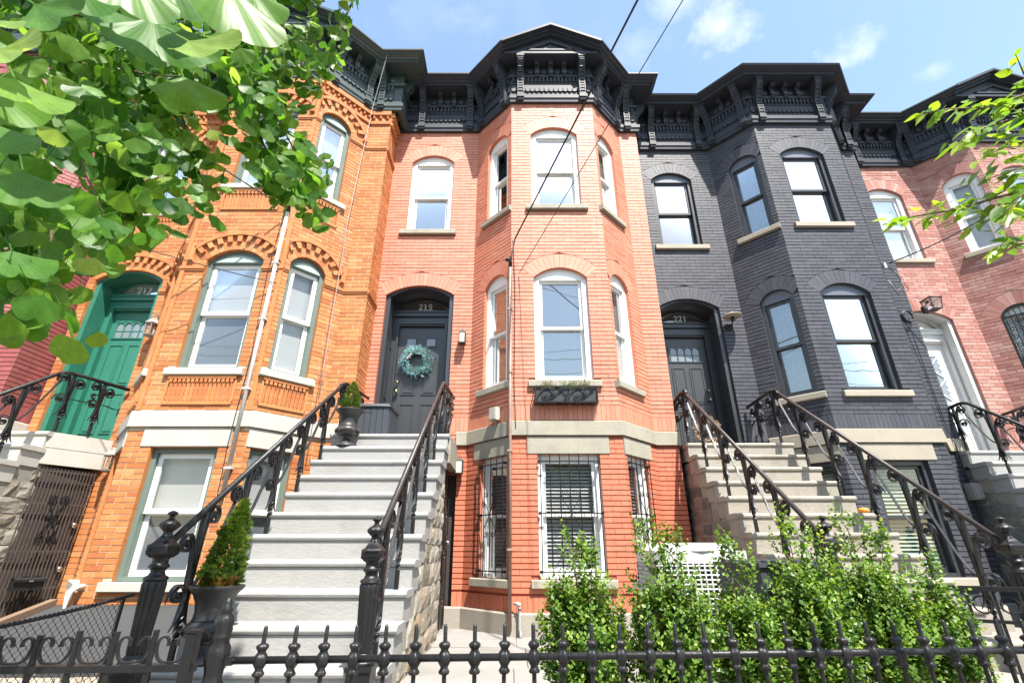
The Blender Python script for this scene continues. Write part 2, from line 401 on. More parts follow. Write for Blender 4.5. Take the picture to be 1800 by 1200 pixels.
# ------------------------------------------------------------------ ground
def ground():
    sp = 5.6 / 100
    mb = MB(); mb.box(-400, 400, -400, 400, -.30, -.15)
    o = obj('road', mb, M['asphalt']); o['kind'] = 'structure'
    mb = MB()
    for i in range(-16, 20):
        for j in range(2):
            x0 = i*1.25; y0 = -1.15 + j*1.6
            mb.box(x0+.006, x0+1.244, y0+.006, y0+1.594, -.12, 0)
    mb.box(-20, 25, -1.15, 2.05, -.16, -.02)
    o = obj('sidewalk', mb, M['concrete']); o['kind'] = 'structure'
    mb = MB(); mb.box(-20, 25, -1.35, -1.15, -.3, .0)
    o = obj('kerb', mb, M['concrete']); o['kind'] = 'structure'
    # raised front yards, stepped like the houses, laid in slabs
    rs = random.Random(2)
    for x0, x1, y0, y1, z, m in ((-2.35, 2.40, 2.62, 7.2, -.92, 'concrete'), (2.42, 7.1, 2.9, 7.7, -.93, 'concrete'), (-7.2, -2.37, 2.30, 6.7, -.95, 'cream_yard'), (7.12, 12, 3.3, 8.1, -.94, 'concrete'), (-13, -7.22, 1.9, 6.2, -.95, 'concrete')):
        mb = MB(); mb.box(x0, x1, y0, y1+.8, -.1, R(z)-.02)
        yd = obj('front_yard', mb, M['plinth']); yd['kind'] = 'structure'
        y = y0; j = 0
        while y < y1+.7:
            d = min(rs.uniform(.85,1.1), y1+.78-y); x = x0
            while x < x1-.01:
                w = min(rs.uniform(1.0,1.35), x1-x)
                if x1-x-w < .3: w = x1-x
                mb = MB(); h = R(z)+rs.uniform(-.005,.005); t = [rs.uniform(-.004,.004) for q in range(4)]
                i = mb.verts([(x+.006,y+.006,h-.05),(x+w-.006,y+.006,h-.05),(x+w-.006,y+d-.006,h-.05),(x+.006,y+d-.006,h-.05),(x+.006,y+.006,h+t[0]),(x+w-.006,y+.006,h+t[1]),(x+w-.006,y+d-.006,h+t[2]),(x+.006,y+d-.006,h+t[3])])
                for q in ((0,1,5,4),(1,2,6,5),(2,3,7,6),(3,0,4,7),(4,5,6,7)): mb.face(tuple(i+e for e in q))
                obj('paving_slab', mb, M[m], yd); x += w
            y += d
    mb = MB()
    for i in range(6):
        for j in range(8): mb.box(.62+i*.22, .825+i*.22, 2.75+j*.105, 2.845+j*.105, R(-.92), R(-.895))
    obj('brick_edging', mb, M['stone_beige'])['kind'] = 'structure'
M['cream_yard'] = mat('tan_concrete', (.30,.255,.20), 0.9, 0.1, 3, 0.4, 50, dirt=(.20,.165,.12), dscale=2, dcut=.55, dgain=3)

# ------------------------------------------------------------------ facade geometry
PITCH_C, BLEN = 0.066, 0.215
Z_PL, Z_TOP = -.68, 7.66
class Seg:
    def __init__(s, p0, p1):
        s.p0 = Vector(p0); s.p1 = Vector(p1); d = s.p1 - s.p0
        s.L = d.length; s.u = d / s.L; s.n = Vector((s.u.y, -s.u.x))
        s.op = []; s.blk = []; s.ring = []
    def F(s, a, d, z):
        q = s.p0 + s.u*a + s.n*d
        return (q.x, q.y, R(z))
class Op:
    def __init__(o, sc, w, zb, zs, rise=0.0, ring=0.0, ext=1.0):
        o.sc, o.w, o.zb, o.zs, o.rise, o.ring = sc, w, zb, zs, rise, ring
        if rise > 0:
            o.Rr = (w*w/4 + rise*rise) / (2*rise); o.zc = zs + rise - o.Rr; o.th = math.asin(w/2/o.Rr)
    def top(o, x):
        if o.rise <= 0: return o.zs
        return o.zc + math.sqrt(max(o.Rr**2 - (x-o.sc)**2, 0))
    def half(o, z0, z1):
        """half width of brickless zone between two heights, or None"""
        if z1 <= o.zb + .005: return None
        if z0 < o.zs - .01: h = o.w/2
        else: h = 0
        if o.rise > 0 and z1 > o.zs:
            Rt = o.Rr + o.ring
            for z in (max(z0, o.zs), (max(z0, o.zs)+z1)/2, z1):
                dz = z - o.zc
                if 0 < dz < Rt: h = max(h, min(math.sqrt(Rt*Rt - dz*dz), math.tan(o.th)*dz))
        return h if h > 0 else None

def half_at(o, z):
    if z <= o.zs or o.rise <= 0: return o.w/2 if z < o.zs + 1e-6 else 0.0
    dz = z - o.zc; Rt = o.Rr + o.ring
    if dz >= Rt: return 0.0
    return min(math.sqrt(Rt*Rt - dz*dz), math.tan(o.th)*dz)
def backing(sg, mb, z0, z1, D=-.014):
    xs = {0.0, sg.L}
    for o in sg.op:
        n = 10 if o.rise > 0 else 1
        for k in range(n+1): xs.add(min(max(o.sc - o.w/2 + o.w*k/n, 0), sg.L))
    xs = sorted(xs)
    for a, b in zip(xs, xs[1:]):
        if b - a < 1e-5: continue
        m = (a+b)/2
        cut = sorted([o for o in sg.op if abs(m-o.sc) < o.w/2], key=lambda o: o.zb)
        za = zb = z0
        for o in cut:
            if o.zb > za: mb.quad((a,D,za),(b,D,zb),(b,D,o.zb),(a,D,o.zb))
            za, zb = o.top(a), o.top(b)
        mb.quad((a,D,za),(b,D,zb),(b,D,z1),(a,D,z1))
def reveals(sg, mb, depth=.22, D0=-.014):
    for o in sg.op:
        a, b = o.sc-o.w/2+.0015, o.sc+o.w/2-.0015; D1 = -depth
        mb.quad((a,D0,o.zb),(a,D0,o.zs),(a,D1,o.zs),(a,D1,o.zb))
        mb.quad((b,D0,o.zs),(b,D0,o.zb),(b,D1,o.zb),(b,D1,o.zs))
        n = 10 if o.rise > 0 else 1
        for k in range(n):
            x0, x1 = max(a, o.sc-o.w/2+o.w*k/n), min(b, o.sc-o.w/2+o.w*(k+1)/n)
            e = .0015
            mb.quad((x0,D0,o.top(x0)-e),(x1,D0,o.top(x1)-e),(x1,D1,o.top(x1)-e),(x0,D1,o.top(x0)-e))

def brick_list(sg, cfg):
    out = []                      # (list of 4 front corners (s,z), proud, tone)
    nr = int(round((Z_TOP - Z_PL) / PITCH_C)); pitch = (Z_TOP - Z_PL)/nr
    hj, vj = cfg.get('hj', .0115), cfg.get('vj', .004)
    soldiers = cfg.get('soldier', [])
    def free(z0, z1):
        """brick runs left between openings; each end is (s at the bottom, s at the top)"""
        iv = [((0.0, 0.0), (sg.L, sg.L))]
        bl = []
        for o in sg.op:
            if o.half(z0, z1):
                h0, h1 = half_at(o, max(z0, o.zb)), half_at(o, z1)
                if o.rise <= 0: h0 = h1 = o.w/2
                if max(h0, h1) > 0: bl.append((o.sc-h0, o.sc-h1, o.sc+h0, o.sc+h1))
        for (a, b, c, d) in sg.blk:
            if z1 > c + .012 and z0 < d - .012: bl.append((a, a, b, b))
        for a0_, a1_, b0_, b1_ in bl:
            nv = []
            for p, q in iv:
                if max(b0_, b1_) <= min(p) or min(a0_, a1_) >= max(q): nv.append((p, q)); continue
                if min(a0_, a1_) > min(p): nv.append((p, (a0_, a1_)))
                if max(b0_, b1_) < max(q): nv.append(((b0_, b1_), q))
            iv = nv
        return iv
    tn = cfg.get('two_tone')
    def emit(a, b, z0, z1):
        t = random.random()
        if tn: t = t*.45 if (z0+z1)/2 < 1.45 else .5+t*.5  # redder tones below the belt course, paler ones above it
        out.append(([(a[0],z0),(b[0],z0),(b[1],z1),(a[1],z1)], rnd(-.0015,.0025), t))
    for i in range(nr):
        z0 = Z_PL + i*pitch; z1 = z0 + pitch - hj
        zm = (z0+z1)/2
        if any(a < zm < b for a, b in soldiers): continue
        off = (0 if i % 2 else BLEN/2) + rnd(-.012,.012)
        for a, b in free(z0, z1):
            lo, hi = max(a), min(b)
            if max(b) - min(a) < .02: continue
            cuts = []
            k = math.ceil((lo-off)/BLEN + .25)
            while off + k*BLEN < hi - .05:
                x = off + k*BLEN + rnd(-.006,.006)
                if x - (cuts[-1] if cuts else lo) > .05: cuts.append(x)
                k += 1
            ends = [a] + [(c, c) for c in cuts] + [b]
            for j in range(len(ends)-1):
                c, d = ends[j], ends[j+1]
                e0 = vj/2 if j > 0 else .002*(a[0] != a[1]); e1 = vj/2 if j < len(ends)-2 else .002*(b[0] != b[1])
                emit((c[0]+e0, c[1]+e0), (max(d[0]-e1, c[0]+e0+.002), max(d[1]-e1, c[1]+e0+.002)), z0 + rnd(-.0012,.0012), z1 + rnd(-.0012,.0012))
    for a0, b0 in soldiers:
        for a, b in free(a0, b0):
            n = max(1, int(round((min(b)-max(a))/PITCH_C)))
            for k in range(n):
                x0, x1 = max(a) + (min(b)-max(a))*k/n + vj/2, max(a) + (min(b)-max(a))*(k+1)/n - vj/2
                emit((x0, x0), (x1, x1), a0, b0 - hj)
    for o in sg.op:
        if o.rise > 0 and o.ring:
            rows = cfg.get('ring_rows', [(0, o.ring)])
            for r0, r1 in rows:
                n = max(5, int(round(2*o.th*(o.Rr + r0)/PITCH_C)))
                for k in range(n):
                    t0 = -o.th + 2*o.th*k/n + .0016/o.Rr; t1 = -o.th + 2*o.th*(k+1)/n - .0016/o.Rr
                    pt = lambda t, r: (o.sc + math.sin(t)*r, o.zc + math.cos(t)*r)
                    ra, rb = o.Rr + r0, o.Rr + r1 - .006
                    q = [pt(t0,ra), pt(t1,ra), pt(t1,rb), pt(t0,rb)]
                    if min(e[0] for e in q) < 0 or max(e[0] for e in q) > sg.L:
                        q = [(min(max(e[0], 0), sg.L), e[1]) for e in q]
                    pr = .0015
                    if cfg.get('dentil_ring') and r0 > 0: pr = .034 if k % 2 == 0 else -.004
                    out.append((q, pr + rnd(-.001,.0015), .5+.5*random.random() if tn else random.random()))
    return out
def add_brick(mb, sg, b):
    q, pr, t = b
    mb.tone = t
    f = sg.F
    i = mb.verts([f(s, pr, z) for s, z in q] + [f(s, -.02, z) for s, z in q])
    mb.face((i, i+1, i+2, i+3))
    for k in range(4):
        k2 = (k+1) % 4
        mb.face((i+k, i+4+k, i+4+k2, i+k2))

def offs(pts, d, k0=None, k1=None):
    out = []
    n = len(pts)
    ns = []
    for a, b in zip(pts, pts[1:]):
        v = Vector(b) - Vector(a); v.normalize(); ns.append(Vector((v.y, -v.x)))
    for i, p in enumerate(pts):
        if i == 0: m = ns[0]
        elif i == n-1: m = ns[-1]
        else: m = (ns[i-1] + ns[i]) / (1 + ns[i-1].dot(ns[i]))
        out.append(Vector(p) + m*d)
    return out
def sweep(mb, prof, pts, only=None):
    """profile polygon of (d, z) swept along a plan polyline with mitred corners"""
    cols = []
    for d, z in prof:
        o = offs(pts, d); cols.append([(q.x, q.y, R(z)) for q in o])
    n, k = len(pts), len(prof)
    only = list(range(n-1)) if only is None else only
    need = {i for q in only for i in (q, q+1)}
    base = {i: mb.verts([cols[j][i] for j in range(k)]) for i in sorted(need)}
    for i in only:
        for j in range(k):
            j2 = (j+1) % k
            mb.face((base[i]+j, base[i+1]+j, base[i+1]+j2, base[i]+j2))
    for i in sorted(need):
        if (i in only) != (i-1 in only): mb.face(tuple(base[i]+j for j in range(k)))

# ------------------------------------------------------------------ windows and doors
def arch_poly(o, z_low, inset=0.0, n=12):
    """(s, z) polygon filling the head of an opening above z_low"""
    a, b = o.sc-o.w/2+inset, o.sc+o.w/2-inset
    pts = [(a, z_low), (b, z_low)]
    for k in range(n+1):
        x = b + (a-b)*k/n
        pts.append((x, o.top(x) - inset*.6))
    return pts
def ring(mb, a, b, c, d, w, d0, d1, wb=None, wt=None):
    """rectangular frame between s a..b and z c..d, members w wide, from depth d0 to d1"""
    wb = wb or w; wt = wt or w
    mb.box(a, a+w, d1, d0, c, d); mb.box(b-w, b, d1, d0, c, d)
    mb.box(a+w, b-w, d1, d0, c, c+wb); mb.box(a+w, b-w, d1, d0, d-wt, d)
def window(root, sg, o, st):
    F = sg.F
    a, b = o.sc-o.w/2, o.sc+o.w/2
    jw = st.get('jamb', .07); hb = st.get('head', .03)
    dz = st.get('deep', .055)
    ztop = o.zs - hb if o.rise > 0 else o.zs
    mb = MB(F)
    mb.box(a+.002, a+jw, -dz-.13, -dz, o.zb+.002, ztop); mb.box(b-jw, b-.002, -dz-.13, -dz, o.zb+.002, ztop)
    mb.box(a+jw, b-jw, -dz-.12, -dz-.004, o.zb+.002, o.zb+.05)
    if o.rise <= 0: mb.box(a+jw, b-jw, -dz-.12, -dz-.003, ztop-.06, ztop-.002)
    w = obj('window', mb, M[st['frame']], root)
    if o.rise > 0:
        mb = MB(F)
        p = arch_poly(o, ztop, .003)
        mb.prism([(s, -dz-.125, z) for s, z in p], (0, .12, 0))
        ob = obj('head_panel', mb, M[st.get('headm', st['frame'])], w)
        if st.get('shell'):      # low relief segment on the green head panels
            mb = MB(F)
            oo = Op(o.sc, o.w*.78, o.zb, ztop+.02, o.rise*.62)
            p = arch_poly(oo, ztop+.018, 0)
            mb.prism([(s, -dz-.01, z) for s, z in p], (0, .016, 0))
            obj('head_relief', mb, M['sage_pale'], w)
    # sashes
    ia, ib, ic, idd = a+jw, b-jw, o.zb+.05, ztop-(.06 if o.rise <= 0 else .0)
    mid = ic + (idd-ic)*st.get('mid', .5)
    sw = st.get('sash_w', .045)
    sm = M[st.get('sash', st['frame'])]
    mb = MB(F); ring(mb, ia+.002, ib-.002, mid-.02, idd-.002, sw, -dz-.045, -dz-.085)
    s1 = obj('upper_sash', mb, sm, w)
    mb = MB(F); ring(mb, ia+.003, ib-.003, ic+.001, mid+.02, sw, -dz-.088, -dz-.125, wb=.06)
    s2 = obj('lower_sash', mb, sm, w)
    g = M[st.get('glass', 'glass')]
    mb = MB(F); mb.box(ia+sw, ib-sw, -dz-.068, -dz-.063, mid, idd-sw); obj('pane', mb, g, s1)
    mb = MB(F); mb.box(ia+sw, ib-sw, -dz-.108, -dz-.103, ic+.06, mid); obj('pane', mb, g, s2)
    # inside
    bl = st.get('inside', 'shade')
    db = -dz-.145
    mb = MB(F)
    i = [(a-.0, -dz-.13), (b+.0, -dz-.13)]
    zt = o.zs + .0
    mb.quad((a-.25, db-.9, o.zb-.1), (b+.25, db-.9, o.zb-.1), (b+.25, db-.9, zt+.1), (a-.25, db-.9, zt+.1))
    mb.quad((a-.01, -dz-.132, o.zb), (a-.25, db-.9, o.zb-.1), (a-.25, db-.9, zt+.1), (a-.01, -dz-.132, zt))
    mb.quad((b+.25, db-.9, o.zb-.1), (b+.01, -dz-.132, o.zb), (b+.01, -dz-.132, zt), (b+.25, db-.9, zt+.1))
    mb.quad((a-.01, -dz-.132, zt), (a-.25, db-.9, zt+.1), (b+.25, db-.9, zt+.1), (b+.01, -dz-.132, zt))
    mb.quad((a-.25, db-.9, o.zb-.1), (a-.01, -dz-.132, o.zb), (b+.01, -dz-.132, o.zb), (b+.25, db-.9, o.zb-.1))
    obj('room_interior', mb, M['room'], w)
    def sheet(nm, m, za, zb_, d=0.0, wav=0.0, x0=ia+.01, x1=ib-.01, n=2):
        mb = MB(F)
        for k in range(n):
            xa, xb = x0+(x1-x0)*k/n, x0+(x1-x0)*(k+1)/n
            da = db+d+wav*math.sin(k*2.1); dbb = db+d+wav*math.sin((k+1)*2.1)
            mb.quad((xa, da, za), (xb, dbb, za), (xb, dbb, zb_), (xa, da, zb_))
            mb.quad((xa, da-.004, za), (xa, da-.004, zb_), (xb, dbb-.004, zb_), (xb, dbb-.004, za))
        return obj(nm, mb, M[m], w, smooth=wav > 0)
    if bl == 'blind': sheet('window_blind', 'blind', ic, idd)
    elif bl == 'shade': sheet('window_shade', 'shade', ic, idd)
    elif bl == 'half':
        sheet('window_blind', 'blind', mid+.015, idd)
        sheet('insect_screen', 'screen', ic, mid, .030)
    elif bl == 'lace':
        sheet('window_curtain', 'lace', ic, idd, 0, .012, n=14)
    elif bl == 'curtain':
        x0 = ia if st.get('cside', 1) < 0 else ia+(ib-ia)*.42
        x1 = ia+(ib-ia)*.6 if st.get('cside', 1) < 0 else ib
        sheet('window_curtain', 'curtain', ic, idd, 0, .03, x0, x1, 16)
    elif bl == 'slats':
        mb = MB(F); z = ic+.03; sp = st.get('slat', .048)
        ov = 1.6 if st.get('closed') else 1.0
        while z < idd-.01:
            y0 = db
            mb.prism([(ia+.01, y0-.018, z+sp*.36*ov), (ia+.01, y0+.012, z-sp*.30*ov), (ia+.01, y0+.013, z-sp*.30*ov+.004), (ia+.01, y0-.017, z+sp*.36*ov+.004)], (ib-ia-.02, 0, 0))
            z += sp
        ob = obj('blind_slats', mb, M[st.get('slatm', 'blind')], w); ob['kind'] = 'stuff'
    return w
def stone_block(root, sg, name, m, a, b, z0, z1, d=.03, bev=.0, dd=-.1):
    mb = MB(sg.F)
    j = .002
    mb.prism([(a, dd, z0), (a, d-.008, z0), (a, d, z0+.008), (a, d, z1-.012), (a, d-.012, z1), (a, dd, z1)], (b-a, 0, 0))
    return obj(name, mb, M[m], root)

GLY = {  # strokes: (points, thickness), unit height 1
 '1': ([[(.30,0),(.30,1)], .17], [[(.30,.97),(.08,.80)], .10], [[(.08,.04),(.52,.04)], .08]),
 '2': ([[(.08,.74),(.12,.88),(.26,.97),(.42,.95),(.52,.82),(.50,.64),(.36,.44),(.18,.22),(.08,.07)], .13], [[(.06,.07),(.56,.07)], .15], [[(.56,.02),(.56,.22)], .06]),
 '7': ([[(.05,.93),(.58,.93)], .14], [[(.56,.93),(.40,.62),(.28,.30),(.24,0)], .16], [[(.06,1.0),(.06,.76)], .07]),
 '9': ([[(.52,.70),(.46,.88),(.30,.97),(.14,.88),(.08,.68),(.14,.50),(.30,.42),(.46,.50),(.52,.70),(.50,.40),(.40,.16),(.24,.04),(.10,.08)], .13],),
 '3': ([[(.08,.80),(.16,.94),(.32,.97),(.46,.86),(.44,.66),(.24,.54),(.46,.46),(.52,.24),(.40,.06),(.22,.03),(.07,.16)], .13],),
}
def number(root, F, text, sc, z, h, d, m):
    mb = MB()
    x = 0; adv = .72
    tot = adv*len(text) - .12
    for k, ch in enumerate(text):
        for pts, th in GLY[ch]:
            mb.ribbon([((p[0] + adv*k - tot/2)*h, p[1]*h) for p in pts], .006, th*h, frame=lambda p, q, o: F(sc+p, d+.006+o, z+q))
    return obj('house_number', mb, m, root)

def door(root, sg, o, cfg):
    """deep arched doorway with fanlight and panelled leaf"""
    F = sg.F; m = M[cfg['door_m']]; fm = M[cfg['door_frame_m']]
    a, b = o.sc-o.w/2, o.sc+o.w/2
    zf = cfg.get('landing', 1.376)
    mb = MB(F)
    # outer casing following the arch, set back in the brickwork
    cw = .075
    n = 12
    mb.box(a+.003, a+cw, -.20, -.05, zf, o.zs); mb.box(b-cw, b-.003, -.20, -.05, zf, o.zs)
    inn = Op(o.sc, o.w-2*cw, o.zb, o.zs-.01, o.rise*.88)
    outer = [(o.sc+o.w/2*k - .003*(1 if k > 0 else -1), 0) for k in (-1, 1)]
    for k in range(n):
        x0, x1 = a+.003+(o.w-.006)*k/n, a+.003+(o.w-.006)*(k+1)/n
        y0, y1 = (a+cw+(o.w-2*cw)*k/n), (a+cw+(o.w-2*cw)*(k+1)/n)
        q = [(x0, o.top(x0)-.003), (x1, o.top(x1)-.003), (y1, inn.top(y1)), (y0, inn.top(y0))]
        mb.prism([(s, -.20, z) for s, z in q], (0, .15, 0))
    dr = obj('door', mb, fm, root)
    # panelled reveal inside the casing
    mb = MB(F); ra, rb, dp = a+cw, b-cw, cfg.get('ddeep', -.42)
    mb.box(ra-.02, ra, dp-.03, -.205, zf, o.zs-.02); mb.box(rb, rb+.02, dp-.03, -.205, zf, o.zs-.02)
    for k in range(n):
        y0, y1 = ra+(rb-ra)*k/n, ra+(rb-ra)*(k+1)/n
        q = [(y0, inn.top(y0)), (y1, inn.top(y1)), (y1, inn.top(y1)+.03), (y0, inn.top(y0)+.03)]
        mb.prism([(s, dp-.03, z) for s, z in q], (0, -dp-.175, 0))
    for (c, d) in ((zf+.12, zf+.75), (zf+.85, zf+1.75)):
        ring_ = .03
        for sx in (ra, rb-.008):
            if dp > -.38: continue
            mb.box(sx, sx+.008, dp+.02, dp+.045, c, d); mb.box(sx, sx+.008, -.27, -.245, c, d)
            mb.box(sx, sx+.008, dp+.045, -.27, c, c+.025); mb.box(sx, sx+.008, dp+.045, -.27, d-.025, d)
    obj('door_lining', mb, fm, dr)
    # transom bar, inner frame
    zt = cfg.get('ztrans', 3.73); zd = cfg.get('zleaf', 3.56)
    lin = cfg.get('leaf_in', .10); la, lb = ra+lin, rb-lin
    mb = MB(F)
    mb.box(ra, rb, dp-.06, dp+.05, zt, zt+.07); mb.box(ra-.0, rb+.0, dp-.05, dp+.07, zt+.071, zt+.095)
    mb.box(ra, la, dp-.06, dp+.012, zf, zt); mb.box(lb, rb, dp-.06, dp+.012, zf, zt)
    mb.box(la-.03, la+.004, dp-.055, dp+.035, zf, zd+.0295); mb.box(lb-.004, lb+.03, dp-.055, dp+.035, zf, zd+.0295)
    mb.box(la+.001, lb-.001, dp-.058, dp+.011, zd+.002, zt-.001); mb.box(la-.03, lb+.03, dp-.06, dp+.034, zd+.03, zd+.06)
    obj('door_frame', mb, fm, dr)
    # fanlight
    fl = Op(o.sc, (rb-ra)*.88, o.zb, zt+.14, inn.top(o.sc) - (zt+.14) - .035)
    full = arch_poly(inn, zt+.096)
    mb = MB(F)
    p_in = arch_poly(fl, zt+.135)
    # surround between the two arches
    nn = len(full)
    for k in range(nn):
        k2 = (k+1) % nn
        q = [full[k], full[k2], p_in[k2], p_in[k]]
        mb.prism([(s, dp-.05, z) for s, z in q], (0, .05, 0))
    fo = obj('fanlight', mb, fm, dr)
    mb = MB(F); mb.prism([(s, dp-.04, z) for s, z in p_in], (0, .01, 0))
    obj('fanlight_pane', mb, M['glass_fan'], fo)
    mb = MB(F); mb.prism([(s, dp-.45, z) for s, z in arch_poly(inn, zt+.096)], (0, .02, 0))
    obj('hall_interior', mb, M['room'], fo)
    number(fo, F, cfg['num'], o.sc + cfg.get('num_dx', 0), zt+.152, .118, dp-.028, M['white'])
    # leaf
    mb = MB(F); dl = dp-.045
    lw = lb-la
    def panel(x0, x1, c, d):
        x0, x1 = la+lw*x0, la+lw*x1
        ring(mb, x0, x1, c, d, .018, dl+.012, dl)
        mb.box(x0+.04, x1-.04, dl, dl+.009, c+.04, d-.04)
    mb.box(la+.003, lb-.003, dl-.04, dl, zf+.02, zd-.002)
    H = zd - zf
    if cfg['leaf_style'] == 'six':
        for x0, x1 in ((.14,.44),(.56,.86)):
            panel(x0, x1, zf+.22, zf+.80); panel(x0, x1, zf+.95, zf+1.62)
    elif cfg['leaf_style'] == 'arch4':
        for x0, x1 in ((.13,.44),(.54,.85)):
            panel(x0, x1, zf+.18, zf+.80); panel(x0, x1, zf+.93, zf+1.60)
    elif cfg['leaf_style'] == 'lattice':
        panel(.12, .88, zf+.15, zf+.85)
        for k in range(4): mb.box(la+lw*.18, la+lw*.82, dl, dl+.008, zf+.24+.13*k, zf+.33+.13*k)
        ring(mb, la+lw*.14, la+lw*.86, zf+1.0, zf+1.98, .05, dl+.016, dl)
        for k in range(9):
            for sx in (.14, .86):
                cz = zf+1.06+.105*k
                mb.prism([(la+lw*sx+(.5-sx)*.9*.15*math.sin(PI*t/6)+(.05 if sx < .5 else -.05), dl+.001, cz-.05*math.cos(PI*t/6)) for t in range(7)], (0, .012, 0))
        c0, c1, x0, x1 = zf+1.05, zf+1.93, la+lw*.2, la+lw*.8
        for (pa, pb) in (((x0,c0),(x1,(c0+c1)/2)), ((x1,c0),(x0,(c0+c1)/2)), ((x0,(c0+c1)/2),(x1,c1)), ((x1,(c0+c1)/2),(x0,c1))):
            mb.f = None; mb.ribbon([pa, pb], .012, .022, frame=lambda p, q, o: F(p, dl+.012+o, q)); mb.f = F
    lf = obj('door_leaf', mb, m, dr)
    if cfg['leaf_style'] == 'six':
        for x0, x1 in ((.16,.40),(.58,.82)):
            mb = MB(F); ring(mb, la+lw*x0, la+lw*x1, zf+1.80, zf+1.98, .022, dl+.014, dl+.001)
            lt = obj('door_light', mb, m, dr)
            mb = MB(F); mb.box(la+lw*x0+.02, la+lw*x1-.02, dl+.001, dl+.005, zf+1.82, zf+1.96); obj('light_pane', mb, M['sky_pane'], dr)
    elif cfg['leaf_style'] == 'lattice':
        mb = MB(F); mb.box(la+lw*.14+.05, la+lw*.86-.05, dl+.001, dl+.005, zf+1.05, zf+1.93); obj('light_pane', mb, M['sky_pane'], dr)
    else:
        mb = MB(F); c0, c1 = zf+1.73, zf+1.97; x0, x1 = la+lw*.14, la+lw*.84; g = (x1-x0)/4
        ring(mb, x0-.03, x1+.03, c0-.03, c1+.05, .022, dl+.014, dl+.001)
        for k in range(5):
            mb.box(x0+g*k-.010, x0+g*k+.010, dl+.001, dl+.013, c0-.008, c1-.03)
        for k in range(4):
            cx = x0+g*(k+.5)
            n2 = 8
            for q in range(n2):
                t0, t1 = PI*q/n2, PI*(q+1)/n2
                pts = [(cx+math.cos(t0)*g*.5, c1-.03+math.sin(t0)*g*.5), (cx+math.cos(t1)*g*.5, c1-.03+math.sin(t1)*g*.5), (cx+math.cos(t1)*g*.36, c1-.03+math.sin(t1)*g*.36), (cx+math.cos(t0)*g*.36, c1-.03+math.sin(t0)*g*.36)]
                mb.prism([(s, dl+.001, z) for s, z in pts], (0, .016, 0))
        mb.box(x0, x1, dl+.001, dl+.009, c0+.10, c0+.112)
        obj('door_light', mb, m, dr)
        mb = MB(F); mb.box(x0, x1, dl+.001, dl+.004, c0-.008, c1+.02); obj('light_pane', mb, M[cfg.get('lpane', 'sky_pane')], dr)
    for dzz, r in ((1.0, .030), (1.16, .024)):
        mb = MB(F); kx = la+lw*cfg.get('knob', .07)
        c = F(kx, dl+.05, zf+dzz)
        mb2 = MB(); mb2.ball(c, r, 10, 8); mb2.lathe([(r*.5, 0), (r*.5, .02)], (c[0], c[1]+.02, c[2]-.01), 8)
        obj('door_knob', mb2, M['brass'], dr, smooth=True)
    return dr
M['sage_pale'] = mat('pale_sage_paint', (.34,.43,.38), 0.6, 0.08, 5)
M['lace'] = mat('lace_curtain', (.17,.195,.205), 0.8, 0.22, 14, 0.3, 60)
M['glass_fan'] = glass_mat('fanlight_glass', 0.10)
M['sky_pane'] = mat('leaded_pane', (.20,.23,.26), 0.06, 0.1, 5, spec=1.0)

# ------------------------------------------------------------------ cornice
def bracket_mesh(name, m, w, z0, z1, dmax, rungs=9):
    """scrolled console in local (x across, d = -y outwards, z); back at y = 0"""
    mb = MB()
    H = z1-z0
    front = []
    for k in range(15):
        t = k/14
        d = .055 + .02*math.sin(t*PI*2.2+.4) + (dmax-.075)*(t**2.1) * (.92+.10*math.sin(t*9))
        front.append((d, z0 + H*t*.86))
    poly = [(0, z0)] + front + [(dmax-.01, z1-.10), (dmax, z1-.09), (dmax, z1), (0, z1)]
    mb.prism([(-w/2, -d, z) for d, z in poly], (w, 0, 0))
    for k in range(1, rungs+1):          # ladder-like flutes on the face, with a moulded edge either side
        t = k/(rungs+1)*13.2
        i = int(t); f = t-i
        d = front[i][0]*(1-f)+front[i+1][0]*f; z = front[i][1]*(1-f)+front[i+1][1]*f
        mb.box(-w*.36, w*.36, -d-.010, -d+.012, z-.013, z+.013)
    for sx in (-1, 1):
        pts = [(d+.006, z) for d, z in front]
        mb.ribbon(pts, w*.14, .014, frame=lambda p, q, o: (sx*w*.43+o, -p, q))
    mb.box(-w*.62, w*.62, -dmax-.012, 0, z1-.055, z1-.001)       # abacus
    mb.box(-w*.56, w*.56, -.095, 0, z0-.03, z0+.06)
    mb.box(-w*.5, w*.5, -.075, 0, z0-.075, z0-.031)
    return mb.mesh(name, m)
